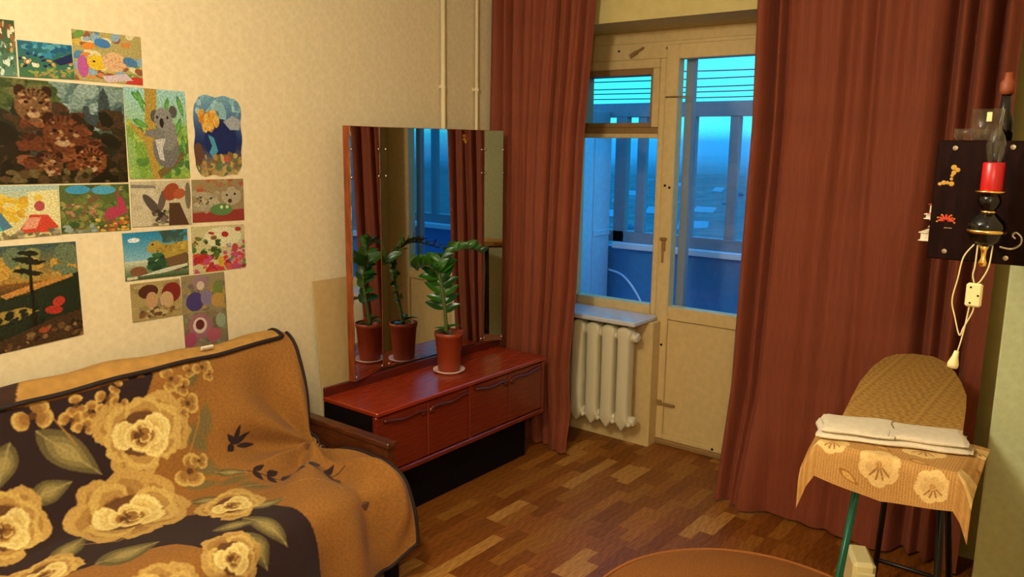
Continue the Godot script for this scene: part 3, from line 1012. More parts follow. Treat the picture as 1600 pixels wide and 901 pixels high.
# ---------------------------------------------------------------- dressing table with folding mirror
func build_dresser() -> void:
	var ds := thing("dressing_table", "low varnished red-brown dressing table with wavy moulded door handles", "dressing table", Vector3(-2.55, 0, -2.745))
	var o := ds.position
	var L := func(lo: Vector3, hi: Vector3, c := 0.003) -> SurfaceTool:
		return b1(lo - o, hi - o, c)
	var xf := -2.376
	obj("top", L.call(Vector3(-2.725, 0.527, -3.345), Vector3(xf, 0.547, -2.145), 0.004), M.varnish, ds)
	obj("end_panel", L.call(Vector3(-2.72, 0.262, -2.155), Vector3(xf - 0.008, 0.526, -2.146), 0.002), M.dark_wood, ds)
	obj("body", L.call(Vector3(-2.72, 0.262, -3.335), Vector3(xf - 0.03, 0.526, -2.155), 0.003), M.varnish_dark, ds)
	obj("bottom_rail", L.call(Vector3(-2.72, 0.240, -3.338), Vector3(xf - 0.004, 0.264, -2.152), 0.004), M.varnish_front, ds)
	obj("back_rail", L.call(Vector3(-2.728, 0.540, -3.30), Vector3(-2.712, 0.588, -2.15), 0.003), M.varnish_dark, ds)
	for z in [-2.155, -2.745, -3.325]:
		obj("upright", L.call(Vector3(xf - 0.03, 0.264, z - 0.011), Vector3(xf - 0.006, 0.526, z + 0.011), 0.003), M.varnish_front, ds)
	var zs := [-2.168, -2.451, -2.455, -2.733, -2.757, -3.036, -3.040, -3.313]
	for k in 4:
		var z0: float = zs[k * 2 + 1]
		var z1: float = zs[k * 2]
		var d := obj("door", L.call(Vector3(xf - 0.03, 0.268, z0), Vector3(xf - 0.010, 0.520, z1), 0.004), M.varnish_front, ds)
		# wavy moulding that serves as the handle
		var pts := []
		for i in 21:
			var u := i / 20.0
			var y := 0.492 + 0.008 * cos(TAU * u) - 0.012 * exp(-pow((u - (1.0 if k % 2 == 0 else 0.0)) * 6.0, 2.0))
			pts.append(Vector3(xf - 0.004, y, lerpf(z1 - 0.02, z0 + 0.02, u)) - o)
		var st := mb(false)
		tube(st, pts, 0.0075, 8)
		obj("wavy_handle", st, M.varnish_dark, d)
		st = mb(false)
		lathe(st, [Vector2(0.0, -0.004), Vector2(0.016, -0.002), Vector2(0.016, 0.004), Vector2(0.008, 0.009), Vector2(0, 0.010)], Transform3D(Basis(Vector3.BACK, -PI / 2), Vector3(xf - 0.010, 0.475, (z0 + 0.025) if k % 2 == 0 else (z1 - 0.025)) - o), 16)
		obj("rosette", st, M.varnish_dark, d)
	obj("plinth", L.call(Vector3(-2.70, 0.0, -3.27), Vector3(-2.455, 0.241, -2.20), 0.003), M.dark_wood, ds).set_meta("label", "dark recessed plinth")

	# three-part folding mirror standing against the back rail
	var mi := thing("folding_mirror", "tall frameless folding mirror standing on the dressing table", "mirror", Vector3(-2.74, 0.588, -2.88))
	var y0 := 0.0
	var y1 := 1.130
	var leaf := func(called: String, a: Vector2, b: Vector2) -> void:
		var A := Vector3(a.x, 0, a.y) - Vector3(-2.74, 0, -2.88)
		var B := Vector3(b.x, 0, b.y) - Vector3(-2.74, 0, -2.88)
		var d := (B - A)
		var nrm := Vector3(-d.z, 0, d.x).normalized()
		if nrm.x < 0.0:
			nrm = -nrm
		var bs := Basis(d.normalized(), Vector3.UP, d.normalized().cross(Vector3.UP))
		var mid := (A + B) * 0.5 + Vector3(0, (y0 + y1) * 0.5, 0)
		var st := mb()
		box(st, mid - nrm * 0.020, Vector3(d.length(), y1 - y0, 0.034), 0.002, bs)
		var back := obj(called, st, M.mirror_edge, mi)
		st = mb()
		box(st, mid - nrm * 0.002, Vector3(d.length() - 0.004, y1 - y0 - 0.004, 0.004), 0.0, bs)
		obj("mirror_glass", st, M.mirror, back)
		for s in [A, B]:
			for y in [0.02, y1 - 0.10, y1 - 0.22]:
				st = mb(false)
				lathe(st, [Vector2(0.0, 0.004), Vector2(0.006, 0.003), Vector2(0.007, 0.0)], Transform3D(frame_of(nrm), mid.lerp(s + Vector3(0, mid.y, 0), 0.90 if s == A else 0.965) * Vector3(1, 0, 1) + Vector3(0, y, 0)), 12)
				obj("mirror_clip", st, M.chrome, back)
	leaf.call("side_leaf", Vector2(-2.681, -2.296), Vector2(-2.738, -2.516))
	leaf.call("centre_leaf", Vector2(-2.740, -2.522), Vector2(-2.728, -3.236))
	leaf.call("side_leaf", Vector2(-2.727, -3.240), Vector2(-2.676, -3.337))
	# amber sticker near the top right of the centre leaf
	var sk := thing("sticker", "small orange and gold sticker at the top of the mirror", "sticker", Vector3(-2.7295, 1.675, -3.095))
	for q in [[0.0, 0.008, 0.014], [0.010, -0.006, 0.008], [-0.011, -0.008, 0.009], [0.0, -0.018, 0.007], [0.012, 0.012, 0.006]]:
		var st := mb()
		lathe(st, [Vector2(0, 0.002), Vector2(q[2], 0.0015), Vector2(q[2], 0.0)], Transform3D(Basis(Vector3.BACK, -PI / 2), Vector3(0, q[1], q[0])), 14)
		obj("sticker_petal", st, M.gold_paint if q[2] < 0.009 else M.cork, sk)
	# plain board leaning on the wall behind
	var st := mb()
	var A := Vector3(-2.858, 1.03, -2.215)
	var B := Vector3(-2.775, 0.0, -2.215)
	var up := (A - B).normalized()
	var bs := Basis(up.cross(Vector3.BACK).normalized(), up, Vector3.BACK)
	box(st, (A + B) * 0.5 + Vector3(0, 0.006, -0.40), Vector3(0.008, A.distance_to(B), 0.80), 0.001, bs)
	tag(obj("leaning_board", st, mat(Color(0.74, 0.62, 0.40), 0.7, M.soft, Vector3(3, 3, 3))), "plain tan board leaning on the wall behind the dressing table", "board")

# ---------------------------------------------------------------- potted plant
func leaf_mesh(len: float, wid: float, curl: float) -> ArrayMesh:
	var st := mb(false)
	grid(st, 6, 10, func(u: float, v: float):
		var w := wid * pow(sin(PI * clampf(pow(v, 0.85), 0.0, 1.0)), 0.8)
		var x := (u - 0.5) * w
		var y := -curl * v * v * len + absf(x) * 0.35
		return [Vector3(x, y, v * len), Vector2(u, v)])
	grid(st, 6, 10, func(u: float, v: float):
		var w := wid * pow(sin(PI * clampf(pow(v, 0.85), 0.0, 1.0)), 0.8)
		var x := (u - 0.5) * w
		var y := -curl * v * v * len + absf(x) * 0.35 - 0.0012
		return [Vector3(x, y, v * len), Vector2(u, v)], true)
	st.generate_normals()
	return st.commit()

func build_plant() -> void:
	var at := Vector3(-2.575, 0.547, -2.800)
	var pl := thing("potted_plant", "glossy green houseplant in a terracotta coloured plastic pot on the dressing table", "plant", at)
	var st := mb(false)
	lathe(st, [Vector2(0, 0.010), Vector2(0.052, 0.010), Vector2(0.054, 0.014), Vector2(0.067, 0.178), Vector2(0.071, 0.180), Vector2(0.072, 0.200), Vector2(0.069, 0.202), Vector2(0.066, 0.198), Vector2(0.064, 0.165)], Transform3D(), 40)
	obj("pot", st, M.pot, pl)
	st = mb(false)
	lathe(st, [Vector2(0, 0), Vector2(0.060, 0), Vector2(0.078, 0.012), Vector2(0.078, 0.016), Vector2(0.074, 0.015), Vector2(0.058, 0.006), Vector2(0, 0.006)], Transform3D(), 40)
	obj("saucer", st, M.saucer, pl).set_meta("label", "pale pink saucer under the pot")
	st = mb()
	lathe(st, [Vector2(0.064, 0.165), Vector2(0.03, 0.170), Vector2(0, 0.168)], Transform3D(), 24)
	obj("soil", st, M.soil, pl)
	var meshes := [leaf_mesh(0.066, 0.034, 0.25), leaf_mesh(0.090, 0.048, 0.35), leaf_mesh(0.052, 0.026, 0.2)]
	var stems := [
		[[Vector3(-2.586, 0.71, -2.795), Vector3(-2.575, 0.85, -2.772), Vector3(-2.570, 0.96, -2.748), Vector3(-2.580, 1.07, -2.735), Vector3(-2.578, 1.130, -2.785), Vector3(-2.560, 1.150, -2.87), Vector3(-2.555, 1.138, -2.96), Vector3(-2.575, 1.105, -3.06)], 34, 0.0],
		[[Vector3(-2.578, 1.00, -2.745), Vector3(-2.590, 1.06, -2.715), Vector3(-2.610, 1.082, -2.675), Vector3(-2.632, 1.065, -2.63)], 10, 0.0],
	]
	for si in stems.size():
		var pts: Array = smooth_path(stems[si][0], 8)
		for i in pts.size():
			pts[i] -= at
		var rad := []
		for i in pts.size():
			rad.append(lerpf(0.0095 if si == 0 else 0.006, 0.003, float(i) / pts.size()))
		st = mb(false)
		tube(st, pts, rad, 8)
		obj("stem", st, M.stem, pl)
		var n: int = stems[si][1]
		for k in n:
			var f := (0.14 + 0.86 * (k + 0.5) / n) if si == 0 else (k + 0.6) / n
			var i := clampi(int(f * (pts.size() - 1)), 1, pts.size() - 2)
			var d: Vector3 = (pts[i + 1] - pts[i - 1]).normalized()
			var ref := Vector3(0.62, 0.0, 0.78) if absf(d.y) > 0.75 else Vector3.UP
			var side := d.cross(ref).normalized() * (1.0 if k % 2 == 0 else -1.0)
			var lift := Vector3.UP * (0.75 if absf(d.y) < 0.6 else 0.1)
			var out := (side * 0.9 + d * 0.55 + lift + Vector3(rng.randf_range(-0.2, 0.2), rng.randf_range(-0.1, 0.25), rng.randf_range(-0.2, 0.2))).normalized()
			var big := 1 if (si == 1 or (si == 0 and f < 0.5)) else (0 if f < 0.8 else 2)
			var o := MeshInstance3D.new()
			o.mesh = meshes[big]
			o.material_override = M.leaf if rng.randf() > 0.4 else M.leaf_dark
			put(o, "leaf", pl)
			var upv := (d * 0.4 + Vector3(0.6, 0.45, 0.65)).normalized()
			var xx := upv.cross(out).normalized()
			o.basis = Basis(xx, out.cross(xx), out) * Basis.from_scale(Vector3.ONE * rng.randf_range(0.85, 1.1))
			o.position = pts[i]
	for k in 5:
		var a := TAU * k / 5.0 + 0.4
		var o := MeshInstance3D.new()
		o.mesh = meshes[1]
		o.material_override = M.leaf
		put(o, "leaf", pl)
		var out := Vector3(cos(a), 0.5, sin(a)).normalized()
		var xx := Vector3.UP.cross(out).normalized()
		o.basis = Basis(xx, out.cross(xx), out) * 0.8
		o.position = Vector3(-0.010, 0.185 + 0.008 * k, 0.006)

# ---------------------------------------------------------------- ironing board
func cloth_print() -> Image:
	var im := Image.create(384, 384, false, Image.FORMAT_RGB8)
	var base := Color(0.72, 0.53, 0.26)
	im.fill(base)
	for y in range(0, 384, 8):
		im.fill_rect(Rect2i(0, y, 384, 3), Color(0.63, 0.42, 0.18))
	for x in range(0, 384, 8):
		for y in range(0, 384, 8):
			im.fill_rect(Rect2i(x, y, 3, 3), Color(0.80, 0.64, 0.38))
	var lt := Color(0.86, 0.72, 0.45)
	var dk := Color(0.60, 0.38, 0.14)
	for f in [[120, 90, 60], [290, 150, 62], [60, 250, 46], [200, 290, 58], [345, 320, 48], [380, 40, 40], [20, 60, 36]]:
		petals(im, Vector2(f[0], f[1]), Vector2(f[2], f[2]), 6, rng.randf() * 3.0, [lt, lt, lt.lerp(dk, 0.2)])
		for k in 4:
			var t := 0.5 + k * 0.5
			line(im, [Vector2(f[0], f[1]) + Vector2(cos(t), sin(t)) * 10.0, Vector2(f[0], f[1]) + Vector2(cos(t + 0.2), sin(t + 0.2)) * f[2] * 0.7], 4.0, Color(0.55, 0.38, 0.16))
	for l in [[180, 60, 240, 110, 14], [150, 180, 220, 220, 14], [270, 240, 330, 260, 14], [90, 330, 150, 360, 12], [30, 150, 80, 190, 12]]:
		leafshape(im, Vector2(l[0], l[1]), Vector2(l[2], l[3]), l[4], [dk, Color(0.78, 0.60, 0.30)])
	im.resize(150, 150, Image.INTERPOLATE_BILINEAR)
	im.resize(384, 384, Image.INTERPOLATE_CUBIC)
	speckle(im, 0.08, 9)
	return im

func build_ironing_board() -> void:
	var ib := thing("ironing_board", "ironing board with a mottled tan cover and green tube legs", "ironing board", Vector3(-0.47, 0, -2.65))
	var o := ib.position
	var out := PackedVector2Array()
	for p in [Vector2(-0.585, 2.09), Vector2(-0.606, 2.32), Vector2(-0.640, 2.55), Vector2(-0.668, 2.75), Vector2(-0.684, 2.97), Vector2(-0.682, 3.12), Vector2(-0.662, 3.21), Vector2(-0.610, 3.26), Vector2(-0.545, 3.265), Vector2(-0.490, 3.20), Vector2(-0.442, 3.08), Vector2(-0.400, 2.95), Vector2(-0.362, 2.80), Vector2(-0.340, 2.65), Vector2(-0.318, 2.47), Vector2(-0.290, 2.28), Vector2(-0.275, 2.09)]:
		out.append(Vector2(p.x - o.x, p.y + o.z))
	var xf := Transform3D(Basis(Vector3.RIGHT, -PI / 2), Vector3(0, 0.855, 0))
	var st := mb()
	extrude(st, out, xf, 0.030)
	var tan_tex := noise_tex(Color(0.60, 0.52, 0.40), Color(1, 1, 1), 0.03, 71, FastNoiseLite.TYPE_SIMPLEX, 256, 2)
	obj("padded_cover", st, mat(Color(0.84, 0.66, 0.31), 0.85, tan_tex, Vector3(5, 5, 14)), ib)
	st = mb()
	var small := PackedVector2Array()
	for p in out:
		small.append(p * 0.94)
	extrude(st, small, Transform3D(Basis(Vector3.RIGHT, -PI / 2), Vector3(0, 0.838, 0)), 0.016)
	obj("board", st, M.varnish_dark, ib)
	var legs := [[Vector3(-0.529, 0.84, -2.30), Vector3(-0.602, 0.028, -2.30)], [Vector3(-0.345, 0.84, -2.36), Vector3(-0.300, 0.028, -2.36)], [Vector3(-0.60, 0.84, -3.05), Vector3(-0.63, 0.028, -3.05)], [Vector3(-0.46, 0.84, -3.05), Vector3(-0.37, 0.028, -3.05)]]
	for k in 4:
		st = mb(false)
		tube(st, [legs[k][0] - o, legs[k][1] - o], 0.0105, 12)
		obj("leg", st, M.green if k == 0 else M.grey_metal, ib)
		st = mb(false)
		lathe(st, [Vector2(0, -0.012), Vector2(0.013, -0.012), Vector2(0.014, 0.02), Vector2(0, 0.02)], Transform3D(Basis(), legs[k][1] - o), 12)
		obj("rubber_foot", st, M.black, ib)
	for k in 2:
		st = mb(false)
		tube(st, [legs[k * 2][0].lerp(legs[k * 2][1], 0.88) - o, legs[k * 2 + 1][0].lerp(legs[k * 2 + 1][1], 0.88) - o], 0.008, 10)
		obj("cross_bar", st, M.grey_metal, ib)
	# patterned cloth laid over the near end, hanging in front with two drooping corners
	st = mb(false)
	grid(st, 60, 40, func(u: float, v: float):
		var uu := u * 2.0 - 1.0                              # across, -1 left .. 1 right
		var xc := -0.432
		var half := 0.160
		var t := v * 0.34                                    # along, from on top to the hem
		var zt := -2.32 + minf(t, 0.237)
		var drop := maxf(0.0, t - 0.237)
		var y := 0.888
		var z := zt
		if drop > 0.0:
			var a := minf(drop / 0.02, 1.0)
			z = -2.083 + 0.010 * a + 0.006 * sin(u * 9.0) * smoothstep(0.0, 0.1, drop)
			y = 0.888 - drop
		var x := xc + uu * half
		var over := maxf(0.0, absf(uu) - 0.90) / 0.10        # the side margins slip down beside the board
		if over > 0.0:
			x = xc + signf(uu) * (half * 0.90 + 0.028 + 0.03 * over)
			y -= (0.105 if uu < 0.0 else 0.075) * over * (0.35 + 0.65 * smoothstep(0.14, 0.30, t)) * smoothstep(0.06, 0.16, t)
			z += 0.01 * over
		else:
			x = xc + uu / 0.90 * (half * 0.90 + 0.020)
		y += 0.030 * (absf(uu) - 0.55) * smoothstep(0.22, 0.34, t)
		return [Vector3(x, y, z), Vector2(u * 1.1, v)])
	var ct := obj("printed_cloth", st, print_mat(cloth_print(), 0.85))
	tag(ct, "tan cloth with pale woven flowers hanging over the near end of the ironing board", "cloth")
	# white cloth folded into a long band across the board
	st = mb(false)
	var A := Vector3(-0.628, 0.888, -2.172)
	var B := Vector3(-0.274, 0.888, -2.282)
	var dd := (B - A).normalized()
	var nn := dd.cross(Vector3.UP).normalized()
	for k in 2:
		grid(st, 40, 70, func(u: float, v: float):
			var t := TAU * u
			var half := (0.080 if k == 0 else 0.072) * (1.0 - 0.12 * v) + 0.003 * sin(v * 17.0 + k)
			var thick := 0.0085 * (1.0 if v > 0.02 and v < 0.98 else 0.3)
			var a := signf(cos(t)) * pow(absf(cos(t)), 0.55) * half
			var b := signf(sin(t)) * pow(absf(sin(t)), 0.75) * thick
			var y := 0.0085 + 0.015 * k + b + 0.0025 * sin(v * 9.0 + a * 30.0) * (1.0 if b > 0 else 0.2)
			var end := 0.012 * (k if v < 0.5 else -k) + 0.004 * sin(a * 60.0)
			return [A.lerp(B, v) + nn * a + dd * end + Vector3(0, y, 0), Vector2(u, v)])
	tag(obj("folded_cloth", st, M.white_cloth), "white cloth folded into a long band lying across the ironing board", "cloth")
	# ribbed cream plastic box standing under the board
	var hb := thing("plastic_box", "cream ribbed plastic box behind the green leg of the ironing board", "box", Vector3(-0.585, 0.014, -2.62))
	hb.rotation.y = 0.45
	obj("case", b1(Vector3(-0.035, 0.0, -0.07), Vector3(0.035, 0.33, 0.07), 0.012), M.cream, hb)
	for k in 8:
		obj("rib", b1(Vector3(-0.03, 0.03 + 0.036 * k, 0.07), Vector3(0.03, 0.05 + 0.036 * k, 0.08), 0.003), M.cream, hb)

# ---------------------------------------------------------------- hanging shelf with sconce
func build_shelf() -> void:
	var sh := thing("hanging_shelf", "dark varnished hanging bookshelf on the right wall, its side panel facing the room", "shelf", Vector3(-0.2, 1.42, -2.2))
	var o := sh.position
	var L := func(lo: Vector3, hi: Vector3, c := 0.002) -> SurfaceTool:
		return b1(lo - o, hi - o, c)
	var pan := obj("side_panel", L.call(Vector3(-0.352, 1.418, -1.92), Vector3(-0.051, 1.668, -1.90), 0.003), M.shelf, sh)
	obj("side_panel", L.call(Vector3(-0.352, 1.418, -2.52), Vector3(-0.051, 1.668, -2.50), 0.003), M.shelf, sh)
	obj("bottom_board", L.call(Vector3(-0.33, 1.430, -2.50), Vector3(-0.051, 1.446, -1.92), 0.002), M.shelf, sh)
	obj("top_board", L.call(Vector3(-0.33, 1.644, -2.50), Vector3(-0.051, 1.660, -1.92), 0.002), M.shelf, sh)
	for p in [Vector2(-0.318, 1.652), Vector2(-0.215, 1.655), Vector2(-0.318, 1.436), Vector2(-0.205, 1.432)]:
		var st := mb()
		lathe(st, [Vector2(0.006, 0), Vector2(0.005, 0.002), Vector2(0, 0.0025)], Transform3D(Basis(Vector3.RIGHT, PI / 2), Vector3(p.x, p.y, -1.90) - o), 12)
		obj("screw", st, M.chrome, pan)
	# gilt and red ornaments on the panel
	var st := mb()
	for q in [[-0.3165, 1.612, 0.006], [-0.309, 1.607, 0.005], [-0.316, 1.601, 0.005], [-0.3185, 1.595, 0.0035], [-0.319, 1.588, 0.0035], [-0.318, 1.578, 0.0055], [-0.326, 1.580, 0.004], [-0.333, 1.580, 0.005], [-0.340, 1.577, 0.004]]:
		lathe(st, [Vector2(q[2], 0), Vector2(q[2] * 0.9, 0.0015), Vector2(0, 0.002)], Transform3D(Basis(Vector3.RIGHT, PI / 2), Vector3(q[0], q[1], -1.90) - o), 10)
	obj("gilt_ornament", st, M.gold_paint, pan).set_meta("label", "small gilt ornament on the dark panel")
	st = mb()
	for k in 7:
		var t := PI * k / 6.0
		box(st, Vector3(-0.321 + cos(t) * 0.009, 1.501 + sin(t) * 0.007, -1.899) - o, Vector3(0.012, 0.004, 0.002), 0.001, Basis(Vector3.BACK, t))
	obj("red_ornament", st, mat(Color(0.75, 0.22, 0.08), 0.5), pan).set_meta("label", "small red flower ornament on the dark panel")
	st = mb()
	for q in [[-0.337, 1.506], [-0.338, 1.498], [-0.306, 1.505], [-0.305, 1.497], [-0.330, 1.512], [-0.312, 1.512]]:
		lathe(st, [Vector2(0.0022, 0), Vector2(0, 0.002)], Transform3D(Basis(Vector3.RIGHT, PI / 2), Vector3(q[0], q[1], -1.90) - o), 8)
	obj("gilt_dots", st, M.gold_paint, pan)
	obj("pale_strip", L.call(Vector3(-0.324, 1.4845, -1.90), Vector3(-0.308, 1.4865, -1.8985), 0.0005), M.chrome, pan)

	# books lying in the shelf, poking out to the left beyond the panel
	var y := 1.447
	var books := [["e8dcc0", 0.020, -0.385, "thick cream book at the bottom of the stack on the dark shelf"], ["b8a066", 0.013, -0.368, "thin olive book lying second from the bottom in the shelf"], ["efe2b4", 0.016, -0.366, "pale yellow book in the middle of the stack on the shelf"], ["f0ead8", 0.012, -0.378, "white book below the red one in the shelf"], ["b02a22", 0.022, -0.372, "red book lying near the top of the stack in the shelf"], ["cdbb96", 0.012, -0.360, "beige booklet on top of the stack in the shelf"]]
	for b in books:
		var bk := thing("book", b[3], "book", Vector3(b[2] + 0.12, y, -2.06), "books lying in the hanging shelf")
		var cm := mat(hexc(b[0]), 0.5)
		obj("cover", b1(Vector3(-0.12, 0, -0.09), Vector3(0.10, 0.0018, 0.09), 0.0005), cm, bk)
		obj("cover", b1(Vector3(-0.12, b[1] - 0.0022, -0.09), Vector3(0.10, b[1] - 0.0004, 0.09), 0.0005), cm, bk)
		obj("pages", b1(Vector3(-0.116, 0.0018, -0.087), Vector3(0.098, b[1] - 0.0022, 0.087), 0), M.white_cloth, bk)
		obj("spine", b1(Vector3(0.098, 0, -0.09), Vector3(0.10, b[1] - 0.0004, 0.09), 0.0005), cm, bk)
		y += b[1]

	# things on top of the shelf
	var gl := thing("glass_tumbler", "clear glass tumbler with a metal rim on the dark shelf", "glass", Vector3(-0.283, 1.660, -2.02))
	st = mb(false)
	lathe(st, [Vector2(0, 0.0), Vector2(0.026, 0.0), Vector2(0.029, 0.02), Vector2(0.031, 0.075), Vector2(0.029, 0.075), Vector2(0.026, 0.02), Vector2(0, 0.008)], Transform3D(), 28)
	obj("glass_body", st, M.clear_glass, gl)
	st = mb()
	box(st, Vector3(0.008, 0.058, 0.031), Vector3(0.010, 0.020, 0.003), 0.001)
	obj("paper_band", st, M.cream, gl)
	var bo := thing("small_bowl", "low cut glass bowl beside the tumbler on the dark shelf", "bowl", Vector3(-0.325, 1.660, -2.12))
	st = mb(false)
	lathe(st, [Vector2(0, 0), Vector2(0.025, 0), Vector2(0.035, 0.018), Vector2(0.038, 0.036), Vector2(0.036, 0.036), Vector2(0.032, 0.018), Vector2(0, 0.006)], Transform3D(), 20)
	obj("bowl_body", st, M.clear_glass, bo)
	var bt := thing("bottle", "slim dark bottle with an orange cap at the back of the shelf", "bottle", Vector3(-0.267, 1.660, -2.14))
	st = mb(false)
	lathe(st, [Vector2(0, 0), Vector2(0.020, 0), Vector2(0.021, 0.05), Vector2(0.012, 0.075), Vector2(0.010, 0.118), Vector2(0, 0.118)], Transform3D(), 22)
	obj("bottle_body", st, M.bottle, bt)
	st = mb(false)
	lathe(st, [Vector2(0, 0.112), Vector2(0.013, 0.112), Vector2(0.0155, 0.122), Vector2(0.0150, 0.138), Vector2(0.009, 0.146), Vector2(0.008, 0.160), Vector2(0, 0.161)], Transform3D(), 20)
	obj("cap", st, M.cork, bt)
	var yb := thing("yellow_book", "yellow book leaning askew at the right end of the shelf top", "book", Vector3(-0.185, 1.660, -2.0))
	st = mb()
	box(st, Vector3(0.028, 0.078, 0), Vector3(0.016, 0.16, 0.12), 0.001, Basis(Vector3.BACK, -0.35))
	obj("cover", st, mat(Color(0.80, 0.62, 0.22), 0.5), yb)
	st = mb()
	box(st, Vector3(0.0285, 0.078, 0.003), Vector3(0.012, 0.158, 0.118), 0.0, Basis(Vector3.BACK, -0.35))
	obj("pages", st, M.white_cloth, yb)

	# candle sconce hung on the panel, with its cord
	var sc := thing("wall_sconce", "black and brass candle sconce with a red sleeve and clear bulb on the dark panel", "lamp", Vector3(-0.2365, 1.42, -1.835))
	var tr := Transform3D()
	st = mb(false)
	lathe(st, [Vector2(0, -0.002), Vector2(0.006, 0.0), Vector2(0.0085, 0.008), Vector2(0.005, 0.016), Vector2(0.0055, 0.03), Vector2(0.010, 0.040), Vector2(0, 0.042)], tr, 24)
	obj("brass_tail", st, M.brass, sc)
	st = mb(false)
	lathe(st, [Vector2(0, 0.038), Vector2(0.012, 0.040), Vector2(0.026, 0.052), Vector2(0.033, 0.066), Vector2(0.033, 0.067), Vector2(0, 0.067)], tr, 32)
	obj("bowl", st, M.black_gloss, sc)
	st = mb(false)
	lathe(st, [Vector2(0.030, 0.066), Vector2(0.0345, 0.067), Vector2(0.0350, 0.070), Vector2(0.0345, 0.073), Vector2(0.029, 0.074)], tr, 32)
	obj("brass_ring", st, M.brass, sc)
	st = mb(false)
	lathe(st, [Vector2(0.033, 0.073), Vector2(0.034, 0.080), Vector2(0.030, 0.090), Vector2(0.020, 0.100), Vector2(0.014, 0.106), Vector2(0.011, 0.108), Vector2(0.012, 0.112), Vector2(0.018, 0.120), Vector2(0.021, 0.130), Vector2(0.018, 0.138), Vector2(0.014, 0.145), Vector2(0, 0.146)], tr, 32)
	obj("turned_body", st, M.black_gloss, sc)
	st = mb(false)
	lathe(st, [Vector2(0.011, 0.1055), Vector2(0.0145, 0.107), Vector2(0.0145, 0.1095), Vector2(0.011, 0.111)], tr, 24)
	obj("brass_ring", st, M.brass, sc)
	st = mb(false)
	lathe(st, [Vector2(0, 0.144), Vector2(0.026, 0.146), Vector2(0.0285, 0.149), Vector2(0.026, 0.150), Vector2(0, 0.150)], tr, 32)
	obj("drip_plate", st, M.brass, sc)
	st = mb(false)
	lathe(st, [Vector2(0, 0.150), Vector2(0.019, 0.150), Vector2(0.0195, 0.152), Vector2(0.0195, 0.203), Vector2(0.018, 0.205), Vector2(0, 0.205)], tr, 32)
	obj("red_sleeve", st, M.red_plastic, sc)
	st = mb(false)
	lathe(st, [Vector2(0.011, 0.204), Vector2(0.014, 0.212), Vector2(0.0175, 0.226), Vector2(0.0175, 0.238), Vector2(0.013, 0.256), Vector2(0.006, 0.270), Vector2(0.0015, 0.276), Vector2(0, 0.2765)], tr, 28)
	var bulb := obj("bulb", st, M.bulb_glass, sc)
	st = mb(false)
	lathe(st, [Vector2(0, 0.204), Vector2(0.005, 0.205), Vector2(0.004, 0.222), Vector2(0, 0.226)], tr, 12)
	tube(st, [Vector3(-0.004, 0.222, 0), Vector3(-0.007, 0.236, 0), Vector3(0, 0.239, 0.003), Vector3(0.007, 0.236, 0), Vector3(0.004, 0.222, 0)], 0.0006, 5)
	obj("filament", st, M.grey_metal, bulb)
	st = mb(false)
	tube(st, [Vector3(0, 0.058, -0.02), Vector3(0, 0.058, -0.064)], 0.008, 12)
	obj("wall_arm", st, M.black_gloss, sc)
	# curled metal leaf at the back right
	st = mb(false)
	tube(st, smooth_path([Vector3(0.020, 0.036, -0.045), Vector3(0.040, 0.033, -0.05), Vector3(0.054, 0.042, -0.05), Vector3(0.056, 0.056, -0.05), Vector3(0.046, 0.066, -0.05), Vector3(0.040, 0.060, -0.05), Vector3(0.046, 0.054, -0.05)]), 0.0025, 8)
	obj("curled_leaf", st, M.chrome, sc)
	# cord: two strands from the bowl, a loop on the left, the switch and the plug
	var cords := [
		[Vector3(-0.012, 0.042, 0.0), Vector3(-0.012, 0.0, 0.004), Vector3(-0.014, -0.02, 0.004), Vector3(-0.010, -0.036, 0.004)],
		[Vector3(0.014, 0.042, 0.0), Vector3(0.012, 0.0, 0.004), Vector3(0.002, -0.028, 0.004), Vector3(-0.004, -0.036, 0.004)],
		[Vector3(-0.018, 0.042, 0.002), Vector3(-0.034, 0.015, 0.004), Vector3(-0.040, -0.03, 0.004), Vector3(-0.046, -0.075, 0.004), Vector3(-0.038, -0.108, 0.004), Vector3(-0.026, -0.146, 0.004), Vector3(-0.020, -0.130, 0.004), Vector3(-0.008, -0.098, 0.004), Vector3(-0.006, -0.084, 0.004)],
		[Vector3(-0.014, -0.084, 0.004), Vector3(-0.017, -0.12, 0.004), Vector3(-0.022, -0.16, 0.004), Vector3(-0.026, -0.182, 0.004)],
	]
	for c in cords:
		st = mb(false)
		tube(st, smooth_path(c, 5), 0.0015, 7)
		obj("cord", st, M.cord, sc)
	st = mb()
	box(st, Vector3(-0.008, -0.060, 0.004), Vector3(0.029, 0.048, 0.014), 0.005)
	var sw := obj("switch", st, M.cream, sc)
	for p in [Vector2(-0.014, -0.044), Vector2(0.000, -0.060), Vector2(-0.013, -0.076)]:
		st = mb()
		lathe(st, [Vector2(0.0022, 0), Vector2(0.0018, 0.0012), Vector2(0, 0.0012)], Transform3D(Basis(Vector3.RIGHT, PI / 2), Vector3(p.x, p.y, 0.011)), 8)
		obj("switch_screw", st, M.dark_wood, sw)
	st = mb(false)
	lathe(st, [Vector2(0, -0.036), Vector2(0.010, -0.036), Vector2(0.011, -0.028), Vector2(0.006, -0.012), Vector2(0.0045, 0.0), Vector2(0, 0.0)], Transform3D(Basis(Vector3.BACK, -0.15), Vector3(-0.027, -0.180, 0.004)), 16)
	obj("plug", st, M.cream, sc)

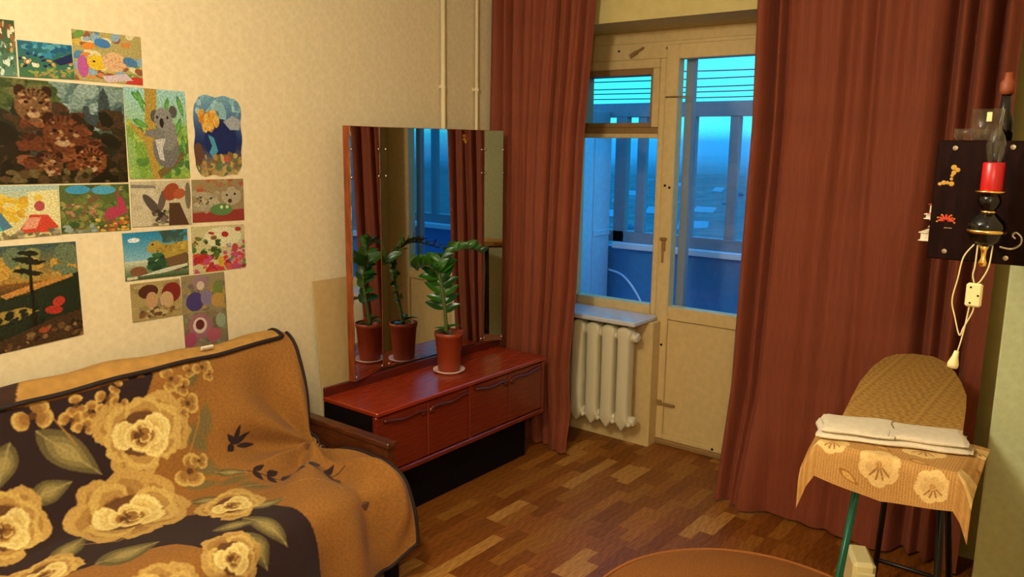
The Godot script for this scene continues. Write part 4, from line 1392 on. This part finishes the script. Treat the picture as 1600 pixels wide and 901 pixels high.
# ---------------------------------------------------------------- radiator and pipes
func build_radiator_and_pipes() -> void:
	var ra := thing("radiator", "old cream cast-iron radiator of ribbed sections under the window sill", "radiator", Vector3(-2.25, 0, -3.70))
	for k in 5:
		var cx := 0.145 - 0.0985 * k
		var st := mb(false)
		# one section: a flat-fronted column, pointed at the foot and rounded at the head
		var rows := [[0.104, 0.004, 0.022], [0.150, 0.046, 0.036], [0.165, 0.048, 0.038], [0.185, 0.041, 0.040], [0.21, 0.0385, 0.040], [0.40, 0.038, 0.040], [0.60, 0.0385, 0.040], [0.628, 0.042, 0.040], [0.648, 0.048, 0.039], [0.664, 0.047, 0.037], [0.678, 0.034, 0.034], [0.688, 0.012, 0.024]]
		var rings := []
		for r in rows:
			var ring := []
			for i in 20:
				var t := TAU * i / 20.0
				ring.append(Vector3(cx + signf(cos(t)) * pow(absf(cos(t)), 0.45) * r[1], r[0], signf(sin(t)) * pow(absf(sin(t)), 0.55) * r[2]))
			rings.append(ring)
		for j in rings.size() - 1:
			for i in 20:
				var n := (i + 1) % 20
				face(st, [rings[j][i], rings[j][n], rings[j + 1][n], rings[j + 1][i]], Vector3(cx, rows[j][0], 0))
		obj("section", st, M.radiator, ra)
		st = mb(false)
		lathe(st, [Vector2(0.014, -0.03), Vector2(0.014, 0.0), Vector2(0.012, 0.004), Vector2(0, 0.006)], Transform3D(Basis(Vector3.RIGHT, PI / 2), Vector3(cx + 0.049, 0.150, 0.036)), 14)
		obj("joint_boss", st, M.radiator, ra)
	var st := mb(false)
	for y in [0.165, 0.635]:
		st = mb(false)
		tube(st, [Vector3(-0.42, y, 0), Vector3(0.215, y, 0)], 0.026, 16)
		obj("hub", st, M.radiator, ra)
		st = mb()
		lathe(st, [Vector2(0, 0), Vector2(0.028, 0), Vector2(0.028, 0.016), Vector2(0.018, 0.024), Vector2(0, 0.024)], Transform3D(Basis(Vector3.BACK, -PI / 2), Vector3(0.200, y, 0)), 8)
		obj("end_plug", st, M.radiator, ra)
	for k in 2:
		st = mb(false)
		tube(st, [Vector3(0.09 - 0.3 * k, 0.62, -0.098), Vector3(0.09 - 0.3 * k, 0.62, -0.02)], 0.012, 8)
		obj("wall_hook", st, M.radiator, ra)
	for k in 2:
		var z: float = [-3.065, -3.325][k]
		var pi := thing("heating_pipe", ["cream heating pipe running up the left wall above the mirror", "thin cream pipe in the corner beside the left curtain"][k], "pipe", Vector3(-2.855, 0, z), "")
		st = mb(false)
		tube(st, [Vector3(0, 0, 0), Vector3(0, 1.3, 0), Vector3(0, H, 0)], [0.0125, 0.0125, 0.0125] if k == 0 else [0.009, 0.009, 0.009], 14)
		obj("pipe", st, M.pipe, pi)
		for y in [1.93, 0.8]:
			st = mb()
			lathe(st, [Vector2(0.0155, -0.008), Vector2(0.0155, 0.008)], Transform3D(Basis(), Vector3(0, y, 0)), 14)
			box(st, Vector3(-0.018, y, 0), Vector3(0.014, 0.014, 0.012), 0.001)
			obj("pipe_clip", st, M.pipe, pi)

# ---------------------------------------------------------------- pictures on the left wall
func blobs(im: Image, r: Rect2, n: int, lo: float, hi: float, cols: Array) -> void:
	var w := im.get_width()
	var h := im.get_height()
	for k in n:
		var p := Vector2(r.position.x + rng.randf() * r.size.x, r.position.y + rng.randf() * r.size.y)
		var s := rng.randf_range(lo, hi) * w
		ell(im, Vector2(p.x * w, p.y * h), Vector2(s, s * rng.randf_range(0.5, 0.9)), rng.randf() * 3.0, hexc(cols[rng.randi() % cols.size()]), 12, 0.15)

func sweep(im: Image, top: String, bottom: String, y0 := 0.0, y1 := 1.0) -> void:
	var h := im.get_height()
	for y in range(int(y0 * h), int(y1 * h)):
		im.fill_rect(Rect2i(0, y, im.get_width(), 1), hexc(top).lerp(hexc(bottom), (float(y) / h - y0) / (y1 - y0)))

func shape(im: Image, p: Array, c: String) -> void:
	var q := PackedVector2Array()
	for i in range(0, p.size(), 2):
		q.append(Vector2(p[i] * im.get_width(), p[i + 1] * im.get_height()))
	poly(im, q, hexc(c))

func oval(im: Image, x: float, y: float, rx: float, ry: float, turn: float, c: String, rough := 0.0) -> void:
	ell(im, Vector2(x * im.get_width(), y * im.get_height()), Vector2(rx * im.get_width(), ry * im.get_height()), turn, hexc(c), 26, rough)

func big_cat(im: Image, x: float, y: float, s: float, coat: String) -> void:
	# a striped cat's head with ears, muzzle and eyes
	oval(im, x - 0.07 * s, y - 0.10 * s, 0.03 * s, 0.05 * s, 0, "3a1c10")
	oval(im, x + 0.07 * s, y - 0.10 * s, 0.03 * s, 0.05 * s, 0, "3a1c10")
	oval(im, x, y, 0.10 * s, 0.13 * s, 0, coat)
	for k in 7:
		var t := -0.9 + 0.3 * k
		shape(im, [x + sin(t) * 0.095 * s, y - cos(t) * 0.125 * s, x + sin(t + 0.09) * 0.095 * s, y - cos(t + 0.09) * 0.125 * s, x + sin(t) * 0.05 * s, y - cos(t) * 0.06 * s], "2a120a")
	blobs(im, Rect2(x - 0.08 * s, y - 0.09 * s, 0.16 * s, 0.2 * s), 26, 0.010, 0.028, ["7a4a2c", "9a6a40", "5a3018", "b08a5c", "4a2414"])
	oval(im, x, y + 0.07 * s, 0.035 * s, 0.03 * s, 0, "b8946a")
	oval(im, x, y + 0.045 * s, 0.014 * s, 0.014 * s, 0, "5a2a20")
	oval(im, x - 0.04 * s, y - 0.02 * s, 0.012 * s, 0.010 * s, 0, "1c1008")
	oval(im, x + 0.04 * s, y - 0.02 * s, 0.012 * s, 0.010 * s, 0, "1c1008")

func paint_poster(k: int) -> Image:
	var im := Image.create(256, 256, false, Image.FORMAT_RGB8)
	match k:
		1:
			sweep(im, "3f5a34", "5f8a72")
			blobs(im, Rect2(0, 0, 1, 0.55), 60, 0.03, 0.09, ["7a4a2c", "c7a468", "e8dfb8", "4a6a3a", "9a6a40"])
			blobs(im, Rect2(0, 0.4, 1, 0.6), 60, 0.02, 0.08, ["d9e6d0", "5a8a6a", "89b0a0", "386848", "efe9cf"])
		2:
			sweep(im, "1f6f86", "4a7a48")
			blobs(im, Rect2(0.1, 0, 0.9, 0.4), 30, 0.04, 0.1, ["2f8fb0", "1c5f86", "57a8b8"])
			blobs(im, Rect2(0, 0.35, 1, 0.35), 26, 0.03, 0.07, ["e8dc9a", "d8a648", "1d2a5a", "f0ead0", "c87838"])
			blobs(im, Rect2(0, 0.65, 1, 0.35), 40, 0.03, 0.07, ["6f9a4a", "9aa64a", "4d7a5a", "b88a58"])
			shape(im, [0.6, 0.5, 0.98, 0.25, 0.98, 0.5, 0.75, 0.62], "1d2a5a")
		3:
			im.fill(hexc("b8a860"))
			blobs(im, Rect2(0, 0, 1, 1), 70, 0.04, 0.10, ["d8b848", "4a86b0", "6f9f3c", "e08838", "8fb0c0", "e6d9a0", "9a5a3a"])
			oval(im, 0.12, 0.72, 0.08, 0.22, 0, "c2569a")
			oval(im, 0.32, 0.62, 0.14, 0.15, 0, "ecc41c")
			oval(im, 0.28, 0.6, 0.02, 0.02, 0, "20180c")
			oval(im, 0.58, 0.58, 0.18, 0.20, 0, "e6b884")
			blobs(im, Rect2(0.45, 0.45, 0.27, 0.25), 18, 0.012, 0.025, ["c88a58", "d89a68"])
			oval(im, 0.42, 0.22, 0.12, 0.09, 0.4, "3f7fc0")
			oval(im, 0.22, 0.30, 0.10, 0.07, -0.4, "e88a2a")
			oval(im, 0.82, 0.55, 0.12, 0.09, 0.6, "4a7fb0")
			shape(im, [0.72, 1, 0.85, 0.84, 1, 0.86, 1, 1], "d03a2c")
			shape(im, [0.38, 0.88, 0.75, 0.8, 0.85, 0.92, 0.45, 1], "d8c0c8")
		4:
			sweep(im, "6f8a78", "2a241a")
			blobs(im, Rect2(0.5, 0.0, 0.5, 0.4), 30, 0.05, 0.12, ["7f988c", "5a7470", "8fa69a"])
			blobs(im, Rect2(0, 0, 0.5, 0.35), 40, 0.05, 0.1, ["4f5f30", "3f4f2a", "6a6a3a"])
			shape(im, [0.68, 0.42, 0.70, 0.22, 0.74, 0.22, 0.75, 0.30, 0.80, 0.30, 0.82, 0.08, 0.85, 0.02, 0.88, 0.10, 0.90, 0.26, 0.98, 0.2, 1, 0.45], "3d4a4c")
			blobs(im, Rect2(0.05, 0.3, 0.95, 0.7), 130, 0.04, 0.11, ["2c2416", "3a2c18", "4a3420", "2a2a18", "221a12"])
			blobs(im, Rect2(0.30, 0.30, 0.5, 0.6), 80, 0.03, 0.08, ["6a3820", "7a4426", "58301c", "8a5030", "4a2616"])
			big_cat(im, 0.36, 0.24, 1.25, "7a5634")
			big_cat(im, 0.55, 0.50, 1.35, "6a3820")
			big_cat(im, 0.74, 0.78, 1.1, "804626")
			big_cat(im, 0.46, 0.82, 0.85, "6a4428")
			blobs(im, Rect2(0.0, 0.88, 1, 0.12), 40, 0.02, 0.06, ["5a4428", "3a3018", "6a5a34"])
		5:
			sweep(im, "9fd0cc", "8fae3c")
			blobs(im, Rect2(0, 0.3, 1, 0.7), 70, 0.05, 0.12, ["7fa63a", "5a8a34", "a8bc4c", "8fb85a", "4f7f3a"])
			shape(im, [0.32, 0, 0.52, 0, 0.48, 0.36, 0.44, 0.7, 0.52, 1, 0.38, 1, 0.28, 0.6, 0.05, 0.42, 0.08, 0.38, 0.3, 0.5], "b8943c")
			shape(im, [0.45, 0.92, 0.75, 0.78, 1, 0.62, 1, 0.68, 0.8, 0.84, 0.5, 1], "7a6430")
			for p in [[0.1, 0.05, 0.5], [0.2, 0.02, 1.2], [0.7, 0.08, 1.9], [0.85, 0.05, 1.2], [0.9, 0.3, 2.0], [0.1, 0.35, 0.3], [0.9, 0.5, 1.4]]:
				leafshape(im, Vector2(p[0], p[1]) * 256.0, Vector2(p[0], p[1]) * 256.0 + Vector2(cos(p[2]), sin(p[2])) * 70.0, 9, [hexc("3f8a3c"), hexc("6fae4a")])
			oval(im, 0.62, 0.66, 0.22, 0.22, 0, "74726c")
			oval(im, 0.66, 0.50, 0.16, 0.18, 0, "8a877e")
			shape(im, [0.62, 0.42, 0.3, 0.46, 0.28, 0.52, 0.6, 0.56], "7f7c72")
			oval(im, 0.46, 0.30, 0.07, 0.07, 0, "5a564e")
			oval(im, 0.77, 0.24, 0.07, 0.07, 0, "5a564e")
			oval(im, 0.60, 0.33, 0.15, 0.13, 0, "8f8c84")
			oval(im, 0.57, 0.37, 0.035, 0.055, 0, "2c2622")
			oval(im, 0.50, 0.31, 0.018, 0.018, 0, "1c1814")
			oval(im, 0.67, 0.31, 0.018, 0.018, 0, "1c1814")
			shape(im, [0.44, 0.56, 0.62, 0.54, 0.56, 0.66, 0.58, 0.8, 0.5, 0.78], "c8c4b8")
		6:
			sweep(im, "7fb6c8", "1c2f6a", 0, 0.6)
			sweep(im, "22306a", "c8a85a", 0.6, 1.0)
			blobs(im, Rect2(0, 0.0, 1, 0.25), 26, 0.04, 0.09, ["a8d0d4", "6aa0b4", "8fc0c4"])
			oval(im, 0.55, 0.55, 0.34, 0.26, 0, "1c2c66")
			blobs(im, Rect2(0.14, 0.2, 0.35, 0.2), 24, 0.04, 0.08, ["e8a838", "d88a28", "f0c058"])
			shape(im, [0.28, 0.48, 0.40, 0.52, 0.48, 0.68, 0.38, 0.78, 0.30, 0.70, 0.36, 0.62], "4f9fb8")
			shape(im, [0.60, 0.32, 0.80, 0.24, 0.98, 0.30, 0.94, 0.42, 0.74, 0.42], "a8aeb0")
			blobs(im, Rect2(0, 0.75, 1, 0.25), 46, 0.03, 0.08, ["c8a860", "8a6a3a", "b89048", "6a7a4a"])
			oval(im, 0.66, 0.78, 0.06, 0.04, 0, "c85a4a")
			oval(im, 0.08, 0.72, 0.10, 0.14, 0, "6a4a34")
		7:
			im.fill(hexc("ddd08c"))
			sweep(im, "a8c4bc", "c8c890", 0, 0.3)
			blobs(im, Rect2(0.25, 0.2, 0.38, 0.45), 30, 0.04, 0.09, ["e0b828", "d8a420", "ecc848"])
			shape(im, [0.64, 0.12, 0.98, 0.08, 0.98, 0.9, 0.64, 0.9], "e6dc98")
			shape(im, [0.0, 0.42, 0.34, 0.5, 0.46, 0.78, 0.3, 0.86, 0, 0.84], "4a7a98")
			shape(im, [0.12, 0.68, 0.3, 0.66, 0.36, 0.84, 0.1, 0.86], "48b8a0")
			shape(im, [0.66, 0.56, 0.86, 0.58, 0.98, 0.84, 0.9, 0.92, 0.6, 0.92, 0.54, 0.84], "d84428")
			shape(im, [0.62, 0.62, 0.78, 0.62, 0.72, 0.84, 0.56, 0.84], "e89a78")
			oval(im, 0.76, 0.24, 0.05, 0.07, 0, "e8c440")
			oval(im, 0.77, 0.40, 0.06, 0.10, 0, "b84a4a")
			blobs(im, Rect2(0, 0.88, 1, 0.12), 30, 0.03, 0.06, ["6a6a4a", "a8a07a", "8a7a52"])
		8:
			im.fill(hexc("5a6a30"))
			blobs(im, Rect2(0, 0, 1, 1), 110, 0.03, 0.09, ["4f6a2c", "6a7a34", "8a8a3c", "3c5a28", "7a5a34", "9a9a4a"])
			oval(im, 0.25, 0.10, 0.18, 0.09, 0, "3a98c0")
			oval(im, 0.62, 0.12, 0.18, 0.09, 0, "4aa4c8")
			shape(im, [0.82, 0.2, 0.92, 0.35, 0.96, 0.62, 0.7, 0.76, 0.6, 0.7, 0.66, 0.52, 0.82, 0.46], "b83a54")
			blobs(im, Rect2(0.5, 0.72, 0.5, 0.28), 30, 0.025, 0.05, ["d88a28", "e0b440", "c8542c"])
			blobs(im, Rect2(0.1, 0.3, 0.4, 0.4), 20, 0.025, 0.05, ["c89a6a", "b87a58", "8a5a40"])
			blobs(im, Rect2(0, 0.85, 0.5, 0.15), 16, 0.03, 0.06, ["7a8a7a", "9aa89a"])
		9:
			im.fill(hexc("ccbf98"))
			blobs(im, Rect2(0, 0, 1, 1), 30, 0.05, 0.1, ["d4c8a4", "c0b48e"])
			shape(im, [0, 0.06, 0.4, 0.10, 0.4, 0.16, 0, 0.14], "8a8270")
			oval(im, 0.34, 0.55, 0.08, 0.30, -0.5, "5a4c42")
			oval(im, 0.50, 0.45, 0.06, 0.26, 0.2, "6a5a4c")
			blobs(im, Rect2(0.36, 0.66, 0.3, 0.32), 30, 0.03, 0.06, ["5a4a40", "3f342c", "7a6a58", "8a8a5a"])
			oval(im, 0.66, 0.25, 0.13, 0.20, 0.3, "a84a24")
			oval(im, 0.80, 0.30, 0.10, 0.12, 0.6, "b85a30")
			shape(im, [0.62, 0.5, 0.8, 0.5, 0.95, 1, 0.6, 1], "5a3a24")
			oval(im, 0.95, 0.35, 0.05, 0.3, 0, "7a7058")
		10:
			im.fill(hexc("a08a5c"))
			blobs(im, Rect2(0, 0, 1, 0.3), 20, 0.05, 0.1, ["b07a48", "8a7448", "b85a38", "a89868"])
			shape(im, [0, 0.78, 1, 0.72, 1, 1, 0, 1], "a03a30")
			blobs(im, Rect2(0.0, 0.3, 0.5, 0.45), 24, 0.06, 0.1, ["b4a684", "a89a78", "c0b28e"])
			oval(im, 0.75, 0.40, 0.20, 0.22, 0, "b8aa88")
			oval(im, 0.62, 0.22, 0.06, 0.07, 0, "a08a68")
			oval(im, 0.88, 0.20, 0.06, 0.07, 0, "a08a68")
			oval(im, 0.72, 0.52, 0.04, 0.05, 0, "4a3830")
			oval(im, 0.66, 0.38, 0.02, 0.03, 0, "2c201a")
			oval(im, 0.82, 0.36, 0.02, 0.03, 0, "2c201a")
			oval(im, 0.55, 0.72, 0.22, 0.14, 0, "5f8a4a")
			oval(im, 0.55, 0.66, 0.03, 0.04, 0, "d8e0a8")
			oval(im, 0.66, 0.66, 0.03, 0.04, 0, "d8e0a8")
			blobs(im, Rect2(0.1, 0.4, 0.3, 0.25), 8, 0.015, 0.03, ["4a3c30"])
		11:
			sweep(im, "2488b4", "8fc0cc", 0, 0.6)
			sweep(im, "d8dcb8", "3f5a34", 0.6, 1.0)
			blobs(im, Rect2(0.6, 0.0, 0.4, 0.25), 20, 0.05, 0.1, ["4a6a58", "3a5a50"])
			oval(im, 0.16, 0.16, 0.09, 0.05, 0, "e8f0f0", 0.1)
			blobs(im, Rect2(0.38, 0.5, 0.6, 0.3), 40, 0.05, 0.1, ["2f5a34", "1f4430", "3c6a3c"])
			# dinosaur: head, neck, body, tail, legs, under a leaning crown of leaves
			shape(im, [0.34, 0.38, 0.40, 0.22, 0.52, 0.20, 0.62, 0.30, 0.80, 0.28, 1.0, 0.24, 1.0, 0.5, 0.86, 0.62, 0.84, 0.82, 0.76, 0.84, 0.74, 0.64, 0.64, 0.66, 0.60, 0.5, 0.5, 0.42, 0.42, 0.48], "b89a3a")
			blobs(im, Rect2(0.5, 0.26, 0.45, 0.22), 24, 0.02, 0.045, ["a88a30", "cbb24e", "8a7428"])
			shape(im, [0.62, 0.60, 0.98, 0.5, 1.0, 0.7, 0.84, 0.9, 0.7, 0.86], "7a5a34")
			oval(im, 0.44, 0.28, 0.018, 0.018, 0, "2c1c10")
			oval(im, 0.20, 0.82, 0.13, 0.10, 0, "8a5a38")
			shape(im, [0.3, 0.84, 0.38, 0.9, 0.3, 0.9], "6a4a30")
			shape(im, [0.2, 0.93, 0.62, 0.80, 0.98, 0.74, 0.98, 0.8, 0.6, 0.9], "d8d8b8")
			shape(im, [0.02, 0.93, 0.18, 0.92, 0.18, 0.98, 0.02, 0.99], "d8d0a8")
		12:
			im.fill(hexc("cfc48c"))
			oval(im, 0.58, 0.25, 0.36, 0.22, 0, "e8e0b0")
			blobs(im, Rect2(0, 0.25, 0.5, 0.45), 40, 0.03, 0.07, ["5a7a34", "7a9a44", "3f5a2c", "8a6a3a"])
			blobs(im, Rect2(0, 0.6, 1, 0.4), 50, 0.04, 0.09, ["c03028", "d84438", "a82838", "d8604a", "c84a78"])
			blobs(im, Rect2(0.6, 0.4, 0.4, 0.5), 24, 0.03, 0.06, ["c8507a", "d87a9a", "6a8a4a", "a8b8b8"])
			oval(im, 0.62, 0.20, 0.07, 0.06, 0.4, "b83028")
			oval(im, 0.36, 0.16, 0.06, 0.03, 0.3, "a8402c")
			oval(im, 0.88, 0.10, 0.06, 0.05, 0, "b83a30")
			oval(im, 0.52, 0.80, 0.06, 0.12, 0, "d8a830")
			oval(im, 0.80, 0.52, 0.06, 0.10, 0, "c04a4a")
		13:
			im.fill(hexc("b09a5c"))
			blobs(im, Rect2(0, 0, 1, 1), 30, 0.05, 0.1, ["b8a468", "a08a50", "98865a"])
			oval(im, 0.34, 0.25, 0.20, 0.18, -0.4, "5a2c1c")
			oval(im, 0.40, 0.48, 0.12, 0.22, 0, "c89a6a")
			oval(im, 0.80, 0.35, 0.20, 0.28, 0.2, "8a2a20")
			oval(im, 0.70, 0.52, 0.14, 0.22, 0, "cda878")
			blobs(im, Rect2(0.15, 0.66, 0.7, 0.3), 30, 0.03, 0.08, ["6a4a2c", "c8b078", "8a5a30", "9a7a4a"])
		14:
			im.fill(hexc("9a8a62"))
			blobs(im, Rect2(0, 0, 1, 1), 40, 0.04, 0.1, ["a08a58", "8a7a6a", "b0984c", "7a6a5a"])
			oval(im, 0.42, 0.22, 0.18, 0.2, 0, "a07a80")
			oval(im, 0.42, 0.30, 0.09, 0.12, 0, "d8c4a0")
			oval(im, 0.28, 0.72, 0.20, 0.26, 0, "4a3f7a")
			oval(im, 0.55, 0.65, 0.14, 0.22, 0, "8a7a9a")
			oval(im, 0.82, 0.45, 0.12, 0.24, 0, "7a8a3c")
			oval(im, 0.80, 0.75, 0.16, 0.2, 0, "c0984a")
		15:
			im.fill(hexc("8a7a5a"))
			blobs(im, Rect2(0, 0, 1, 1), 40, 0.04, 0.1, ["907a5a", "7a6a50", "9a8a6a", "8a9a72"])
			oval(im, 0.36, 0.38, 0.26, 0.34, 0, "a86a78")
			oval(im, 0.36, 0.36, 0.16, 0.22, 0, "e0ccb4")
			oval(im, 0.36, 0.34, 0.10, 0.14, 0, "6a2a2c")
			oval(im, 0.12, 0.72, 0.14, 0.2, 0, "b04a68")
			oval(im, 0.66, 0.68, 0.16, 0.2, 0, "b85a6a")
			oval(im, 0.85, 0.3, 0.12, 0.2, 0, "9aa88a")
		16:
			sweep(im, "3f5a58", "b88a38", 0, 0.36)
			sweep(im, "8a5a24", "2c3424", 0.36, 0.55)
			blobs(im, Rect2(0, 0.1, 1, 0.22), 26, 0.05, 0.12, ["8a8a4a", "b09040", "6a7a58", "c89a3c"])
			shape(im, [0.0, 0.48, 0.55, 0.48, 0.80, 0.36, 1.0, 0.32, 1.0, 1, 0, 1], "24301f")
			shape(im, [0.35, 0.50, 0.7, 0.42, 0.95, 0.36, 0.95, 0.33, 0.6, 0.38, 0.3, 0.46], "c8883a")
			shape(im, [0.0, 0.62, 0.50, 0.60, 0.62, 0.66, 0.45, 0.72, 0.0, 0.74], "a8883c")
			blobs(im, Rect2(0, 0.62, 0.65, 0.2), 36, 0.02, 0.05, ["1c241a", "2a3020"])
			shape(im, [0, 0.95, 0.4, 0.86, 0.75, 0.76, 1, 0.72, 1, 1, 0, 1], "4a3420")
			blobs(im, Rect2(0.2, 0.84, 0.8, 0.16), 40, 0.015, 0.04, ["6a4a2c", "3a2a1a", "8a6a40"])
			shape(im, [0.555, 0.06, 0.575, 0.06, 0.60, 0.80, 0.565, 0.80], "1a1a12")
			for p in [[0.56, 0.08, 0.09], [0.52, 0.14, 0.10], [0.60, 0.17, 0.10], [0.50, 0.25, 0.08], [0.60, 0.28, 0.07]]:
				oval(im, p[0], p[1], p[2], 0.025, 0.1, "20241a", 0.2)
			oval(im, 0.80, 0.60, 0.06, 0.05, -0.5, "c03a28")
			oval(im, 0.75, 0.68, 0.08, 0.045, 0.2, "b83424")
			oval(im, 0.66, 0.86, 0.05, 0.03, 0, "a04a2c")
	im.resize(110, 110, Image.INTERPOLATE_BILINEAR)
	im.resize(256, 256, Image.INTERPOLATE_CUBIC)
	im.adjust_bcs(0.86, 1.05, 0.92)
	speckle(im, 0.22, 100 + k)
	return im

func build_posters() -> void:
	# corners on the wall as (height, z): top left, top right, bottom right, bottom left
	var q := {
		1: [[2.014, -1.005], [2.015, -1.102], [1.842, -1.098], [1.840, -1.001], "sparkling mosaic-like picture at the far left end of the top row"],
		2: [[1.957, -1.106], [1.956, -1.272], [1.845, -1.274], [1.843, -1.104], "narrow blue-green picture between the sparkling one and the fish"],
		3: [[2.010, -1.276], [2.008, -1.512], [1.841, -1.509], [1.845, -1.276], "colourful picture of fish at the right end of the top row"],
		4: [[1.840, -0.975], [1.829, -1.435], [1.498, -1.430], [1.503, -0.945], "big dark picture of tigers before a misty castle"],
		5: [[1.833, -1.438], [1.828, -1.669], [1.505, -1.671], [1.509, -1.437], "picture of a grey koala hugging a tree trunk"],
		6: [[1.823, -1.700], [1.822, -1.909], [1.508, -1.902], [1.508, -1.690], "blue underwater picture with a wavy cut outline"],
		7: [[1.499, -0.926], [1.495, -1.191], [1.328, -1.186], [1.324, -0.910], "pale yellow picture with a red and a blue gown under the tigers"],
		8: [[1.494, -1.194], [1.492, -1.430], [1.326, -1.427], [1.330, -1.189], "green forest picture with a pink figure under the tigers"],
		9: [[1.499, -1.438], [1.499, -1.668], [1.330, -1.665], [1.336, -1.433], "beige picture of long ears and a red-brown animal under the koala"],
		10: [[1.499, -1.676], [1.498, -1.900], [1.331, -1.897], [1.335, -1.671], "brown picture of pale animals and a green toy under the wavy blue one"],
		11: [[1.315, -1.394], [1.314, -1.645], [1.136, -1.642], [1.140, -1.394], "picture of a yellow-brown dinosaur under a bright blue sky"],
		12: [[1.319, -1.662], [1.314, -1.893], [1.136, -1.895], [1.136, -1.661], "picture of red flowers and birds right of the dinosaur"],
		13: [[1.127, -1.409], [1.125, -1.602], [0.983, -1.605], [0.984, -1.409], "small tan picture of two brown-red shapes below the dinosaur"],
		14: [[1.131, -1.608], [1.129, -1.792], [0.983, -1.795], [0.985, -1.606], "small purple and olive picture just below the red flowers"],
		15: [[0.981, -1.607], [0.979, -1.794], [0.832, -1.797], [0.836, -1.609], "small pink and brown picture lowest of all, touching the sofa back"],
		16: [[1.305, -0.89], [1.301, -1.231], [0.972, -1.232], [0.947, -0.857], "dark glossy landscape with a pine tree and red flowers above the sofa"],
	}
	for k in q:
		var m := print_mat(paint_poster(k), 0.22 if k in [1, 2, 16, 4] else 0.4)
		if k in [1, 2, 16]:
			m.normal_enabled = true
			m.normal_texture = M.fine
			m.normal_scale = 0.25
		var out := []                     # outline as (u, v)
		if k == 6:
			for i in 48:
				var t := TAU * i / 48.0
				var d := Vector2(cos(t), sin(t))
				var r := 0.5 / maxf(absf(d.x), absf(d.y)) * (0.965 + 0.03 * sin(t * 9.0 + 1.0))
				r = minf(r, 0.60)
				out.append(Vector2(0.5, 0.5) + d * r)
		else:
			out = [Vector2(0, 0), Vector2(1, 0), Vector2(1, 1), Vector2(0, 1)]
		var place := func(uv: Vector2, x: float) -> Vector3:
			var a := Vector2(q[k][0][0], q[k][0][1]).lerp(Vector2(q[k][1][0], q[k][1][1]), uv.x)
			var b := Vector2(q[k][3][0], q[k][3][1]).lerp(Vector2(q[k][2][0], q[k][2][1]), uv.x)
			var p := a.lerp(b, uv.y)
			return Vector3(x, p.x, p.y)
		var x1 := XL + (0.005 if k in [14, 9] else 0.004)
		var c: Vector3 = place.call(Vector2(0.5, 0.5), x1)
		var st := mb()
		var n := out.size()
		for i in n:
			var a: Vector2 = out[i]
			var b: Vector2 = out[(i + 1) % n]
			for v in [Vector2(0.5, 0.5), a, b]:
				st.set_uv(v)
				st.add_vertex(place.call(v, x1) - c)
			var A: Vector3 = place.call(a, x1) - c
			var B: Vector3 = place.call(b, x1) - c
			var back := Vector3(-0.003, 0, 0)
			for v in [[A, a], [A + back, a], [B + back, b], [A, a], [B + back, b], [B, b]]:
				st.set_uv(v[1])
				st.add_vertex(v[0])
		var o := obj("wall_picture", st, m)
		o.position = c
		tag(o, q[k][4], "picture")

# ---------------------------------------------------------------- round rug
func build_rug() -> void:
	var ru := thing("round_rug", "round orange-brown rug on the parquet in front of the ironing board", "rug", Vector3(-0.903, 0, -2.485))
	var st := mb(false)
	var prof := [Vector2(0, 0.002), Vector2(0.540, 0.002), Vector2(0.548, 0.008), Vector2(0.540, 0.013), Vector2(0.3, 0.014), Vector2(0, 0.014)]
	lathe(st, prof, Transform3D(), 96)
	obj("pile", st, M.rug, ru)
	var ring := []
	for k in 97:
		var t := TAU * k / 96.0
		ring.append(Vector3(cos(t) * 0.555, 0.008, sin(t) * 0.555))
	st = mb(false)
	tube(st, ring, 0.007, 8)
	obj("bound_edge", st, M.rug_edge, ru)
